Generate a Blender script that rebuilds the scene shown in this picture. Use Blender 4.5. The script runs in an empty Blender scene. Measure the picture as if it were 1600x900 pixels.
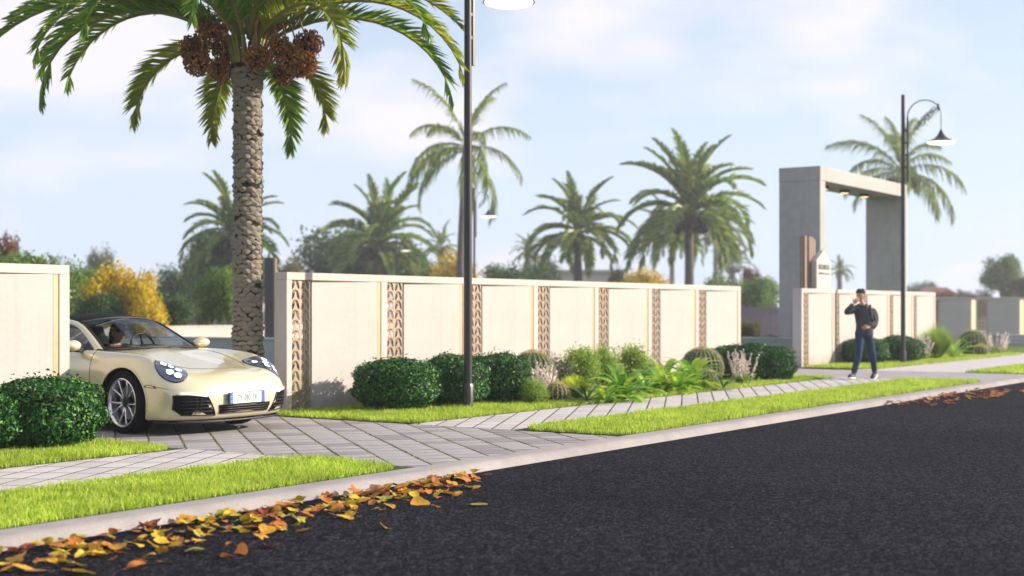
import bpy, bmesh, math, random
import numpy as np
from mathutils import Vector, Matrix
from mathutils.bvhtree import BVHTree

random.seed(7)
RNG = np.random.default_rng(7)
SC = bpy.context.scene
COL = SC.collection
R = math.radians

# ------------------------------------------------------------------ camera
# world X runs along the boundary walls, world Y from the road towards them
CAM_H = 1.35
HEAD = R(34.07)
cam_d = bpy.data.cameras.new("camera")
cam = bpy.data.objects.new("camera", cam_d)
COL.objects.link(cam)
cam.location = (0, 0, CAM_H)
cam.rotation_euler = (R(90), 0, HEAD - R(90))
cam_d.sensor_width = 36
cam_d.lens = 49.5
cam_d.shift_y = 0.0206
cam_d.clip_start = 0.1
cam_d.clip_end = 6000
cam_d.dof.use_dof = True
cam_d.dof.focus_distance = 13.2
cam_d.dof.aperture_fstop = 1.5
SC.camera = cam
FPX, CX, HY = 2200.0, 800.0, 483.0
CU, CV = math.cos(HEAD), math.sin(HEAD)


def at(px, D, z=0.0):
    """Ground position of what stands at photo column px, D metres deep."""
    lat = (px - CX) / FPX * D
    return Vector((CU * D + CV * lat, CV * D - CU * lat, z))


def on_ground(px, py, z=0.0):
    return at(px, (CAM_H - z) * FPX / (py - HY), z)


def height(py, D):
    return CAM_H + (HY - py) * D / FPX


# ------------------------------------------------------------------ light
SUN_AZ = Vector((0.68, -0.73, 0)).normalized()
SUN_EL = R(21)
S_DIR = Vector((SUN_AZ.x * math.cos(SUN_EL), SUN_AZ.y * math.cos(SUN_EL), math.sin(SUN_EL)))
sun_d = bpy.data.lights.new("sun", "SUN")
sun_d.energy = 5.0
sun_d.angle = R(0.5)
sun_d.color = (1.0, 0.87, 0.72)
sun = bpy.data.objects.new("sun", sun_d)
COL.objects.link(sun)
sun.rotation_euler = S_DIR.to_track_quat('Z', 'Y').to_euler()
sun.location = (10, -20, 30)

world = bpy.data.worlds.new("World")
SC.world = world
world.use_nodes = True
wn = world.node_tree.nodes
wl = world.node_tree.links
wn.clear()
w_out = wn.new("ShaderNodeOutputWorld")
w_bg = wn.new("ShaderNodeBackground")
w_bg.inputs["Strength"].default_value = 0.086
w_sky = wn.new("ShaderNodeTexSky")
w_sky.sky_type = 'NISHITA'
w_sky.sun_disc = False
w_sky.sun_elevation = SUN_EL
w_sky.sun_rotation = math.atan2(SUN_AZ.x, SUN_AZ.y)
w_sky.air_density = 1.0
w_sky.dust_density = 1.2
w_sky.ozone_density = 1.5
w_tc = wn.new("ShaderNodeTexCoord")
# soft banks of cloud: two scales of noise on the sky direction, flattened
w_map = wn.new("ShaderNodeMapping")
w_map.inputs["Scale"].default_value = (1.0, 1.0, 2.2)
w_map.inputs["Location"].default_value = (0.35, 0.1, 0.0)
wl.new(w_tc.outputs["Generated"], w_map.inputs["Vector"])
w_n1 = wn.new("ShaderNodeTexNoise")
w_n1.inputs["Scale"].default_value = 4.2
w_n1.inputs["Detail"].default_value = 7
w_n1.inputs["Roughness"].default_value = 0.5
w_n1.inputs["Distortion"].default_value = 0.25
wl.new(w_map.outputs[0], w_n1.inputs["Vector"])
w_r1 = wn.new("ShaderNodeValToRGB")
w_r1.color_ramp.elements[0].position = 0.47
w_r1.color_ramp.elements[0].color = (0, 0, 0, 1)
w_r1.color_ramp.elements[1].position = 0.62
w_r1.color_ramp.elements[1].color = (1, 1, 1, 1)
wl.new(w_n1.outputs["Fac"], w_r1.inputs["Fac"])
w_sep = wn.new("ShaderNodeSeparateXYZ")
wl.new(w_tc.outputs["Generated"], w_sep.inputs[0])
w_veil = wn.new("ShaderNodeMapRange")          # thin high veil, thicker towards the horizon
w_veil.inputs["From Min"].default_value = 0.0
w_veil.inputs["From Max"].default_value = 0.3
w_veil.inputs["To Min"].default_value = 0.97
w_veil.inputs["To Max"].default_value = 0.42
wl.new(w_sep.outputs["Z"], w_veil.inputs["Value"])
w_m1 = wn.new("ShaderNodeMixRGB")
wl.new(w_veil.outputs[0], w_m1.inputs["Fac"])
wl.new(w_sky.outputs[0], w_m1.inputs["Color1"])
w_m1.inputs["Color2"].default_value = (5.3, 6.1, 7.45, 1)
w_cf = wn.new("ShaderNodeMath")
w_cf.operation = 'MULTIPLY'
w_cf.inputs[1].default_value = 0.92
wl.new(w_r1.outputs[0], w_cf.inputs[0])
w_m2 = wn.new("ShaderNodeMixRGB")
wl.new(w_cf.outputs[0], w_m2.inputs["Fac"])
wl.new(w_m1.outputs[0], w_m2.inputs["Color1"])
w_m2.inputs["Color2"].default_value = (6.7, 6.4, 6.95, 1)
wl.new(w_m2.outputs[0], w_bg.inputs["Color"])
wl.new(w_bg.outputs[0], w_out.inputs["Surface"])

SC.view_settings.view_transform = 'Standard'
SC.view_settings.look = 'None'
SC.view_settings.gamma = 1
SC.view_settings.exposure = 0.85
SC.view_settings.use_curve_mapping = False
SC.cycles.max_bounces = 8
SC.cycles.transparent_max_bounces = 16
SC.cycles.volume_bounces = 0


# ------------------------------------------------------------------ materials
def material(name, base, rough=0.6, metal=0.0, spec=0.4, var=None, bump=None, island=None,
             trans=0.0, coat=0.0, emit=None, fine=None, flake=False):
    m = bpy.data.materials.new(name)
    m.use_nodes = True
    nt = m.node_tree
    n, l = nt.nodes, nt.links
    b = n["Principled BSDF"]
    out = n["Material Output"]
    b.inputs["Base Color"].default_value = (*base, 1)
    b.inputs["Roughness"].default_value = rough
    b.inputs["Metallic"].default_value = metal
    b.inputs["Specular IOR Level"].default_value = spec
    b.inputs["Coat Weight"].default_value = coat
    b.inputs["Coat Roughness"].default_value = 0.04
    if emit:
        b.inputs["Emission Color"].default_value = (*emit[0], 1)
        b.inputs["Emission Strength"].default_value = emit[1]
    tc = n.new("ShaderNodeTexCoord")
    col = None
    if island:
        g = n.new("ShaderNodeNewGeometry")
        r = n.new("ShaderNodeValToRGB")
        cols = [base] + list(island)
        while len(r.color_ramp.elements) < len(cols):
            r.color_ramp.elements.new(0.5)
        for i, c in enumerate(cols):
            r.color_ramp.elements[i].position = i / (len(cols) - 1)
            r.color_ramp.elements[i].color = (*c, 1)
        l.new(g.outputs["Random Per Island"], r.inputs["Fac"])
        col = r.outputs[0]
    for v in (var, fine):
        if not v:
            continue
        t = n.new("ShaderNodeTexNoise")
        t.inputs["Scale"].default_value = v[0]
        t.inputs["Detail"].default_value = 5
        t.inputs["Roughness"].default_value = 0.6
        l.new(tc.outputs["Object"], t.inputs["Vector"])
        mr = n.new("ShaderNodeMapRange")
        mr.inputs["From Min"].default_value = 0.25
        mr.inputs["From Max"].default_value = 0.75
        mr.inputs["To Min"].default_value = 1 - v[1]
        mr.inputs["To Max"].default_value = 1 + v[1]
        l.new(t.outputs["Fac"], mr.inputs["Value"])
        mx = n.new("ShaderNodeMixRGB")
        mx.blend_type = 'MULTIPLY'
        mx.inputs["Fac"].default_value = 1
        if col is None:
            mx.inputs["Color1"].default_value = (*base, 1)
        else:
            l.new(col, mx.inputs["Color1"])
        l.new(mr.outputs[0], mx.inputs["Color2"])
        col = mx.outputs[0]
    if col is not None:
        l.new(col, b.inputs["Base Color"])
    if bump:
        t = n.new("ShaderNodeTexNoise")
        t.inputs["Scale"].default_value = bump[0]
        t.inputs["Detail"].default_value = 4
        l.new(tc.outputs["Object"], t.inputs["Vector"])
        bp = n.new("ShaderNodeBump")
        bp.inputs["Strength"].default_value = bump[1]
        bp.inputs["Distance"].default_value = bump[2] if len(bump) > 2 else 0.01
        l.new(t.outputs["Fac"], bp.inputs["Height"])
        l.new(bp.outputs[0], b.inputs["Normal"])
    if trans > 0:
        tr = n.new("ShaderNodeBsdfTranslucent")
        if col is not None:
            l.new(col, tr.inputs["Color"])
        else:
            tr.inputs["Color"].default_value = (*base, 1)
        mix = n.new("ShaderNodeMixShader")
        mix.inputs[0].default_value = trans
        l.new(b.outputs[0], mix.inputs[1])
        l.new(tr.outputs[0], mix.inputs[2])
        l.new(mix.outputs[0], out.inputs["Surface"])
    return m


def glass_material(name, tint, refl=0.06, rough=0.02, k=0.4):
    """Thin pane: see-through with a Fresnel reflection."""
    m = bpy.data.materials.new(name)
    m.use_nodes = True
    nt = m.node_tree
    n, l = nt.nodes, nt.links
    n.remove(n["Principled BSDF"])
    t = n.new("ShaderNodeBsdfTransparent")
    t.inputs[0].default_value = (*tint, 1)
    g = n.new("ShaderNodeBsdfGlossy")
    g.inputs["Roughness"].default_value = rough
    g.inputs["Color"].default_value = (0.8, 0.9, 1, 1)
    f = n.new("ShaderNodeLayerWeight")
    f.inputs["Blend"].default_value = 0.25
    ad = n.new("ShaderNodeMath")
    ad.operation = 'MULTIPLY_ADD'
    ad.inputs[1].default_value = k
    ad.inputs[2].default_value = refl
    l.new(f.outputs["Fresnel"], ad.inputs[0])
    mx = n.new("ShaderNodeMixShader")
    l.new(ad.outputs[0], mx.inputs[0])
    l.new(t.outputs[0], mx.inputs[1])
    l.new(g.outputs[0], mx.inputs[2])
    l.new(mx.outputs[0], n["Material Output"].inputs["Surface"])
    return m


MT = {}
MT['stucco'] = material("cream_stucco", (0.50, 0.452, 0.42), 0.85, spec=0.2, var=(0.9, 0.06), fine=(14, 0.04), bump=(90, 0.25, 0.004))
MT['stucco2'] = material("cream_panel_render", (0.465, 0.436, 0.411), 0.85, spec=0.2, var=(1.3, 0.07), fine=(22, 0.05), bump=(120, 0.3, 0.004))
MT['brass'] = material("brushed_brass", (0.42, 0.31, 0.18), 0.55, metal=0.25, var=(6, 0.15))
MT['copper'] = material("copper_screen", (0.33, 0.245, 0.18), 0.42, metal=0.45, var=(5, 0.2), bump=(60, 0.1, 0.002))
MT['concrete'] = material("grey_concrete", (0.30, 0.30, 0.29), 0.8, spec=0.2, var=(0.6, 0.13), fine=(7, 0.08), bump=(40, 0.2, 0.006))
MT['gate'] = material("pale_concrete", (0.372, 0.368, 0.352), 0.8, spec=0.2, var=(0.5, 0.13), fine=(5, 0.09), bump=(40, 0.2, 0.006))
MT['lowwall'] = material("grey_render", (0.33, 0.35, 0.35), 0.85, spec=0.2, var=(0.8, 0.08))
MT['black'] = material("black_powder_coat", (0.022, 0.021, 0.024), 0.38, spec=0.5, var=(3, 0.3), bump=(200, 0.05, 0.001))
MT['darkgrey'] = material("dark_grey_panel", (0.05, 0.05, 0.06), 0.6)
MT['brown'] = material("brown_slat", (0.25, 0.17, 0.125), 0.6, var=(8, 0.2))
MT['lamp'] = material("lit_lamp_glass", (0.9, 0.88, 0.8), 0.3, emit=((1.0, 0.88, 0.66), 1.25))
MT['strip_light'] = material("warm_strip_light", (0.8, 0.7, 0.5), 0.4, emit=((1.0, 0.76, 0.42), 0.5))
MT['led'] = material("warm_downlight", (0.9, 0.7, 0.4), 0.3, emit=((1.0, 0.72, 0.3), 1.4))



def weather(m, streak=0.10, splash=0.16):
    """Rain streaks (noise drawn out downwards) and splashed soil close to the ground."""
    nt = m.node_tree
    n, l = nt.nodes, nt.links
    b = n["Principled BSDF"]
    src = b.inputs["Base Color"].links[0].from_socket
    tc = n.new("ShaderNodeTexCoord")
    mp = n.new("ShaderNodeMapping")
    mp.inputs["Scale"].default_value = (9, 9, 0.45)
    l.new(tc.outputs["Object"], mp.inputs["Vector"])
    t = n.new("ShaderNodeTexNoise")
    t.inputs["Scale"].default_value = 1.6
    t.inputs["Detail"].default_value = 6
    l.new(mp.outputs[0], t.inputs["Vector"])
    mr = n.new("ShaderNodeMapRange")
    mr.inputs["From Min"].default_value = 0.52
    mr.inputs["From Max"].default_value = 0.78
    mr.inputs["To Min"].default_value = 0.0
    mr.inputs["To Max"].default_value = streak * 2.2
    l.new(t.outputs["Fac"], mr.inputs["Value"])
    m1 = n.new("ShaderNodeMixRGB")
    m1.inputs["Color2"].default_value = (0.20, 0.175, 0.15, 1)
    l.new(mr.outputs[0], m1.inputs["Fac"])
    l.new(src, m1.inputs["Color1"])
    sp = n.new("ShaderNodeSeparateXYZ")
    l.new(tc.outputs["Object"], sp.inputs[0])
    t2 = n.new("ShaderNodeTexNoise")
    t2.inputs["Scale"].default_value = 7
    t2.inputs["Detail"].default_value = 6
    l.new(tc.outputs["Object"], t2.inputs["Vector"])
    ma = n.new("ShaderNodeMath")
    ma.operation = 'MULTIPLY_ADD'
    ma.inputs[1].default_value = -0.5
    l.new(t2.outputs["Fac"], ma.inputs[0])
    l.new(sp.outputs["Z"], ma.inputs[2])
    r2 = n.new("ShaderNodeMapRange")
    r2.inputs["From Min"].default_value = -0.25
    r2.inputs["From Max"].default_value = 0.10
    r2.inputs["To Min"].default_value = splash * 2.5
    r2.inputs["To Max"].default_value = 0.0
    l.new(ma.outputs[0], r2.inputs["Value"])
    m2 = n.new("ShaderNodeMixRGB")
    m2.inputs["Color2"].default_value = (0.17, 0.135, 0.10, 1)
    l.new(r2.outputs[0], m2.inputs["Fac"])
    l.new(m1.outputs[0], m2.inputs["Color1"])
    l.new(m2.outputs[0], b.inputs["Base Color"])


weather(MT['stucco'], 0.10)
weather(MT['stucco2'], 0.07)
weather(MT['gate'], 0.16, 0.0)

# road surface: dark binder with paler chips of stone
m = material("asphalt", (0.0158, 0.0160, 0.0205), 0.95, spec=0.03, var=(0.3, 0.3), fine=(5, 0.12))
nt = m.node_tree
b = nt.nodes["Principled BSDF"]
tc = nt.nodes.new("ShaderNodeTexCoord")
vo = nt.nodes.new("ShaderNodeTexVoronoi")
vo.inputs["Scale"].default_value = 52
nt.links.new(tc.outputs["Object"], vo.inputs["Vector"])
rp = nt.nodes.new("ShaderNodeValToRGB")
e = rp.color_ramp.elements
e[0].position, e[0].color = 0.0, (0.08, 0.08, 0.09, 1)
e[1].position, e[1].color = 1.0, (3.6, 3.5, 3.55, 1)
em_ = rp.color_ramp.elements.new(0.7)
em_.color = (0.9, 0.9, 0.93, 1)
e = rp.color_ramp.elements
sepc = nt.nodes.new("ShaderNodeSeparateColor")
nt.links.new(vo.outputs["Color"], sepc.inputs[0])
nt.links.new(sepc.outputs[0], rp.inputs["Fac"])
mx = nt.nodes.new("ShaderNodeMixRGB")
mx.blend_type = 'MULTIPLY'
mx.inputs["Fac"].default_value = 0.85
old = b.inputs["Base Color"].links[0].from_socket
nt.links.new(old, mx.inputs["Color1"])
nt.links.new(rp.outputs[0], mx.inputs["Color2"])
nt.links.new(mx.outputs[0], b.inputs["Base Color"])
bp = nt.nodes.new("ShaderNodeBump")
bp.inputs["Strength"].default_value = 0.9
bp.inputs["Distance"].default_value = 0.012
bp.invert = True
nt.links.new(vo.outputs["Distance"], bp.inputs["Height"])
nt.links.new(bp.outputs[0], b.inputs["Normal"])
MT['asphalt'] = m

MT['kerb'] = material("kerb_concrete", (0.29, 0.27, 0.265), 0.9, spec=0.15, var=(2.0, 0.2), fine=(60, 0.14), bump=(150, 0.4, 0.004))
MT['paver'] = material("grey_paver", (0.32, 0.30, 0.305), 0.75, spec=0.3, var=(2.5, 0.16), fine=(40, 0.1), bump=(70, 0.3, 0.004))
MT['paver_b'] = material("grey_paver_darker", (0.235, 0.218, 0.225), 0.75, spec=0.3, var=(2.5, 0.16), fine=(40, 0.1), bump=(70, 0.3, 0.004))
MT['walk'] = material("pale_paver", (0.50, 0.47, 0.46), 0.75, spec=0.3, var=(2.5, 0.1), fine=(50, 0.08), bump=(80, 0.25, 0.004))
MT['walk_b'] = material("pale_paver_greyer", (0.44, 0.415, 0.41), 0.75, spec=0.3, var=(2.5, 0.1), fine=(50, 0.08), bump=(80, 0.25, 0.004))
MT['moss'] = material("mossy_joint", (0.045, 0.046, 0.024), 0.95, spec=0.1, var=(9, 0.5))
MT['joint'] = material("dark_joint", (0.03, 0.026, 0.03), 0.95, spec=0.1, var=(9, 0.3))
MT['soil'] = material("soil_under_grass", (0.05, 0.075, 0.016), 0.95, spec=0.1, var=(6, 0.4))
MT['lawn'] = material("lawn", (0.075, 0.13, 0.025), 0.9, spec=0.1, var=(1.5, 0.35), fine=(30, 0.3), bump=(50, 0.8, 0.03))
MT['ground'] = material("open_ground", (0.12, 0.125, 0.06), 0.95, spec=0.1, var=(0.12, 0.35), fine=(4, 0.2))
MT['grass'] = material("grass_blades", (0.16, 0.31, 0.018), 0.55, spec=0.2, island=[(0.32, 0.50, 0.035), (0.52, 0.64, 0.07), (0.70, 0.70, 0.20)], trans=0.45, var=(1.3, 0.28))
MT['hedge'] = material("hedge_leaf", (0.006, 0.034, 0.006), 0.42, spec=0.25, island=[(0.012, 0.075, 0.010), (0.026, 0.13, 0.016), (0.11, 0.29, 0.035)], trans=0.18)
MT['core'] = material("twigs_and_core", (0.035, 0.03, 0.02), 0.9, spec=0.1, var=(20, 0.4))
MT['light_leaf'] = material("light_shrub_leaf", (0.17, 0.31, 0.04), 0.45, spec=0.3, island=[(0.28, 0.42, 0.06), (0.42, 0.52, 0.12)], trans=0.42)
MT['grey_leaf'] = material("grey_green_leaf", (0.09, 0.12, 0.06), 0.5, spec=0.3, island=[(0.15, 0.17, 0.10), (0.35, 0.30, 0.26)], trans=0.2)
MT['broad'] = material("broad_leaf", (0.16, 0.40, 0.03), 0.33, spec=0.4, var=(5, 0.25), trans=0.48)
MT['broad2'] = material("broad_leaf_yellow", (0.42, 0.58, 0.06), 0.33, spec=0.4, var=(5, 0.2), trans=0.48)
MT['agave'] = material("agave_leaf", (0.02, 0.055, 0.025), 0.35, spec=0.5, var=(5, 0.3))
MT['tuft'] = material("lime_tuft", (0.48, 0.60, 0.03), 0.5, spec=0.2, island=[(0.58, 0.66, 0.05), (0.36, 0.50, 0.03)], trans=0.55)
MT['cactus'] = material("cactus_skin", (0.045, 0.085, 0.025), 0.6, spec=0.3, var=(6, 0.25))
MT['spine'] = material("cactus_spine", (0.55, 0.42, 0.18), 0.5, spec=0.3, island=[(0.70, 0.60, 0.36), (0.42, 0.30, 0.12)], trans=0.2)
MT['blossom'] = material("pale_pink_blossom", (0.80, 0.72, 0.66), 0.7, spec=0.2, island=[(0.88, 0.84, 0.78), (0.62, 0.46, 0.42)], trans=0.3)
MT['frond'] = material("palm_leaflet", (0.085, 0.215, 0.026), 0.4, spec=0.4, island=[(0.18, 0.33, 0.032), (0.38, 0.47, 0.045)], trans=0.48)
MT['frond_sun_old'] = material("palm_leaflet_sunlit_yellowing", (0.28, 0.33, 0.025), 0.4, spec=0.4, island=[(0.42, 0.44, 0.035), (0.18, 0.28, 0.025)], trans=0.5)  # brighter yellow: sunlight put into the colour, plus real yellowing on two fronds
MT['frond_far'] = material("far_palm_leaflet", (0.10, 0.19, 0.04), 0.4, spec=0.4, island=[(0.20, 0.30, 0.05), (0.42, 0.44, 0.065)], trans=0.45)
MT['rachis'] = material("palm_rachis", (0.20, 0.19, 0.05), 0.5, spec=0.3, var=(4, 0.2))
MT['bark'] = material("palm_bark", (0.03, 0.025, 0.018), 0.9, spec=0.15, var=(8, 0.35), fine=(40, 0.3), bump=(50, 0.7, 0.01))
MT['boot'] = material("palm_leaf_base", (0.235, 0.205, 0.16), 0.85, spec=0.15, var=(14, 0.35), fine=(70, 0.25), bump=(80, 0.6, 0.006))
MT['date'] = material("ripe_dates", (0.07, 0.022, 0.010), 0.4, spec=0.4, island=[(0.22, 0.075, 0.02), (0.48, 0.24, 0.06), (0.15, 0.045, 0.015), (0.30, 0.12, 0.03)])
MT['date_stalk'] = material("orange_date_stalk", (0.40, 0.17, 0.05), 0.5)
MT['trunk'] = material("tree_bark", (0.12, 0.105, 0.09), 0.9, spec=0.15, var=(5, 0.3), bump=(20, 0.6, 0.02))


# ------------------------------------------------------------------ mesh tools
class MB:
    """Collects shapes, then links them as ONE mesh object."""

    def __init__(self):
        self.v, self.f, self.mi = [], [], []
        self.cur = 0

    def add(self, verts, faces):
        o = len(self.v)
        self.v += [tuple(p) for p in verts]
        self.f += [tuple(i + o for i in f) for f in faces]
        self.mi += [self.cur] * len(faces)
        return self

    def box(self, x0, x1, y0, y1, z0, z1, bev=0.0):
        if bev <= 0:
            return self.add([(x0, y0, z0), (x1, y0, z0), (x1, y1, z0), (x0, y1, z0), (x0, y0, z1), (x1, y0, z1), (x1, y1, z1), (x0, y1, z1)],
                            [(0, 3, 2, 1), (4, 5, 6, 7), (0, 1, 5, 4), (1, 2, 6, 5), (2, 3, 7, 6), (3, 0, 4, 7)])
        bm = bmesh.new()
        bmesh.ops.create_cube(bm, size=1)
        bmesh.ops.scale(bm, vec=(x1 - x0, y1 - y0, z1 - z0), verts=bm.verts)
        bmesh.ops.translate(bm, vec=((x0 + x1) / 2, (y0 + y1) / 2, (z0 + z1) / 2), verts=bm.verts)
        bmesh.ops.bevel(bm, geom=list(bm.edges), offset=bev, segments=2, affect='EDGES', profile=0.6)
        return self.bm(bm)

    def bm(self, bm):
        bm.verts.index_update()
        self.add([v.co[:] for v in bm.verts], [[v.index for v in f.verts] for f in bm.faces])
        bm.free()
        return self

    def tube(self, pts, rad, n=8, cap=True, flat=1.0):
        pts = [Vector(p) for p in pts]
        if not hasattr(rad, '__len__'):
            rad = [rad] * len(pts)
        vs, fs = [], []
        t = (pts[1] - pts[0]).normalized()
        up = Vector((0, 0, 1)) if abs(t.z) < 0.9 else Vector((1, 0, 0))
        a = t.cross(up).normalized()
        for i, p in enumerate(pts):
            t = (pts[min(i + 1, len(pts) - 1)] - pts[max(i - 1, 0)])
            if t.length < 1e-9:
                t = Vector((0, 0, 1))
            t.normalize()
            a = (a - t * a.dot(t)).normalized()
            c = t.cross(a)
            for k in range(n):
                w = 2 * math.pi * k / n
                vs.append(p + (a * math.cos(w) + c * math.sin(w) * flat) * rad[i])
        for i in range(len(pts) - 1):
            for k in range(n):
                k2 = (k + 1) % n
                fs.append((i * n + k, i * n + k2, (i + 1) * n + k2, (i + 1) * n + k))
        if cap:
            fs.append(tuple(range(n - 1, -1, -1)))
            fs.append(tuple((len(pts) - 1) * n + k for k in range(n)))
        return self.add(vs, fs)

    def lathe(self, prof, n=24, M=None, closed=False):
        vs, fs = [], []
        for r, z in prof:
            for k in range(n):
                w = 2 * math.pi * k / n
                p = Vector((r * math.cos(w), r * math.sin(w), z))
                vs.append(M @ p if M else p)
        for i in range(len(prof) - 1):
            for k in range(n):
                k2 = (k + 1) % n
                fs.append((i * n + k, i * n + k2, (i + 1) * n + k2, (i + 1) * n + k))
        return self.add(vs, fs)

    def ball(self, c, r, n=12, m=8, M=None):
        vs, fs = [], []
        r = r if hasattr(r, '__len__') else (r, r, r)
        c = Vector(c)
        for i in range(m + 1):
            th = math.pi * i / m
            for k in range(n):
                w = 2 * math.pi * k / n
                p = Vector((r[0] * math.sin(th) * math.cos(w), r[1] * math.sin(th) * math.sin(w), r[2] * math.cos(th)))
                vs.append(c + (M @ p if M else p))
        for i in range(m):
            for k in range(n):
                k2 = (k + 1) % n
                fs.append((i * n + k, (i + 1) * n + k, (i + 1) * n + k2, i * n + k2))
        return self.add(vs, fs)

    def grid(self, P, flip=False):
        h, w = len(P), len(P[0])
        vs = [p for row in P for p in row]
        fs = []
        for i in range(h - 1):
            for k in range(w - 1):
                q = (i * w + k, i * w + k + 1, (i + 1) * w + k + 1, (i + 1) * w + k)
                fs.append(q[::-1] if flip else q)
        return self.add(vs, fs)

    def mesh(self, name, mats, smooth=False, angle=None):
        me = bpy.data.meshes.new(name)
        me.from_pydata(self.v, [], self.f)
        mats = mats if isinstance(mats, (list, tuple)) else [mats]
        for m in mats:
            me.materials.append(m)
        if len(mats) > 1:
            me.polygons.foreach_set("material_index", self.mi)
        if smooth:
            me.polygons.foreach_set("use_smooth", [True] * len(me.polygons))
            if angle:
                try:
                    me.set_sharp_from_angle(angle=R(angle))
                except Exception:
                    pass
        me.update()
        return me

    def build(self, name, mats, parent=None, smooth=False, loc=None, angle=None):
        return link(name, self.mesh(name, mats, smooth, angle), parent, loc)


def link(name, me, parent=None, loc=None):
    o = bpy.data.objects.new(name, me)
    COL.objects.link(o)
    if parent is not None:
        o.parent = parent
    if loc is not None:
        o.location = loc
    return o


def np_mesh(name, V, F, mat, smooth=False):
    """V (n,3), F (m,k) arrays with k = 3 or 4."""
    me = bpy.data.meshes.new(name)
    k = F.shape[1]
    me.vertices.add(len(V))
    me.vertices.foreach_set("co", np.ascontiguousarray(V, dtype=np.float32).ravel())
    me.loops.add(F.size)
    me.loops.foreach_set("vertex_index", np.ascontiguousarray(F, dtype=np.int32).ravel())
    me.polygons.add(len(F))
    me.polygons.foreach_set("loop_start", np.arange(0, F.size, k, dtype=np.int32))
    if smooth:
        me.polygons.foreach_set("use_smooth", np.ones(len(F), dtype=bool))
    me.materials.append(mat)
    me.update(calc_edges=True)
    me.validate()
    return me


def empty(name, loc=(0, 0, 0), rz=0.0):
    o = bpy.data.objects.new(name, None)
    COL.objects.link(o)
    o.location = loc
    o.rotation_euler = (0, 0, rz)
    o.empty_display_size = 0.2
    return o


def tag(o, label=None, cat=None, group=None, kind=None):
    if label:
        o["label"] = label
    if cat:
        o["category"] = cat
    if group:
        o["group"] = group
    if kind:
        o["kind"] = kind
    return o


def structure(o):
    o["kind"] = "structure"
    return o


def stuff(o, label=None, cat=None):
    o["kind"] = "stuff"
    return tag(o, label, cat)


def copy_tree(o, parent=None):
    c = o.copy()
    COL.objects.link(c)
    if parent is not None:
        c.parent = parent
        c.matrix_parent_inverse = o.matrix_parent_inverse
    for ch in list(o.children):
        copy_tree(ch, c)
    return c


def clip_poly(poly, x0, x1, y0, y1):
    def cut(ps, inside, inter):
        out = []
        for i in range(len(ps)):
            a, b = ps[i - 1], ps[i]
            if inside(b):
                if not inside(a):
                    out.append(inter(a, b))
                out.append(b)
            elif inside(a):
                out.append(inter(a, b))
        return out
    for ax, lim, sg in ((0, x0, 1), (0, x1, -1), (1, y0, 1), (1, y1, -1)):
        def ins(p):
            return (p[ax] - lim) * sg >= 0

        def itr(a, b):
            t = (lim - a[ax]) / (b[ax] - a[ax])
            return (a[0] + t * (b[0] - a[0]), a[1] + t * (b[1] - a[1]))
        poly = cut(poly, ins, itr)
        if len(poly) < 3:
            return []
    return poly


def poly_area(p):
    return abs(sum(p[i - 1][0] * p[i][1] - p[i][0] * p[i - 1][1] for i in range(len(p)))) / 2
# ================================================================== ground, road, paving
WALL_V = 12.64           # front plane of the boundary walls
DR1, DR2 = (9.5, 13.0), (26.6, 30.1)     # the two driveways
KERB_IN, WALK0, WALK1 = 7.40, 8.80, 10.22


def sheet(name, x0, x1, y0, y1, z, mat, thick=0.0):
    mb = MB()
    if thick:
        mb.box(x0, x1, y0, y1, z - thick, z)
    else:
        mb.add([(x0, y0, z), (x1, y0, z), (x1, y1, z), (x0, y1, z)], [(0, 1, 2, 3)])
    return structure(mb.build(name, mat))


sheet("ground", -2500, 2500, -2500, 2500, -0.13, MT['ground'])
sheet("road", -60, 320, -7.0, 7.20, -0.07, MT['asphalt'])
sheet("garden_lawn", -20, 56, 12.87, 45, 0.0, MT['lawn'], 0.12)

# kerb: flat top, rolled shoulder, short face
mb = MB()
prof = [(7.10, -0.075), (7.115, -0.05), (7.145, -0.015), (7.175, 0.0), (7.20, 0.006), (7.39, 0.006), (7.40, -0.10)]
P = []
xs = [-60 + i * 2.0 for i in range(121)]
for x in xs:
    P.append([(x, y, z) for y, z in prof])
mb.grid(P)
structure(mb.build("kerb", MT['kerb'], smooth=True, angle=50))


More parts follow.
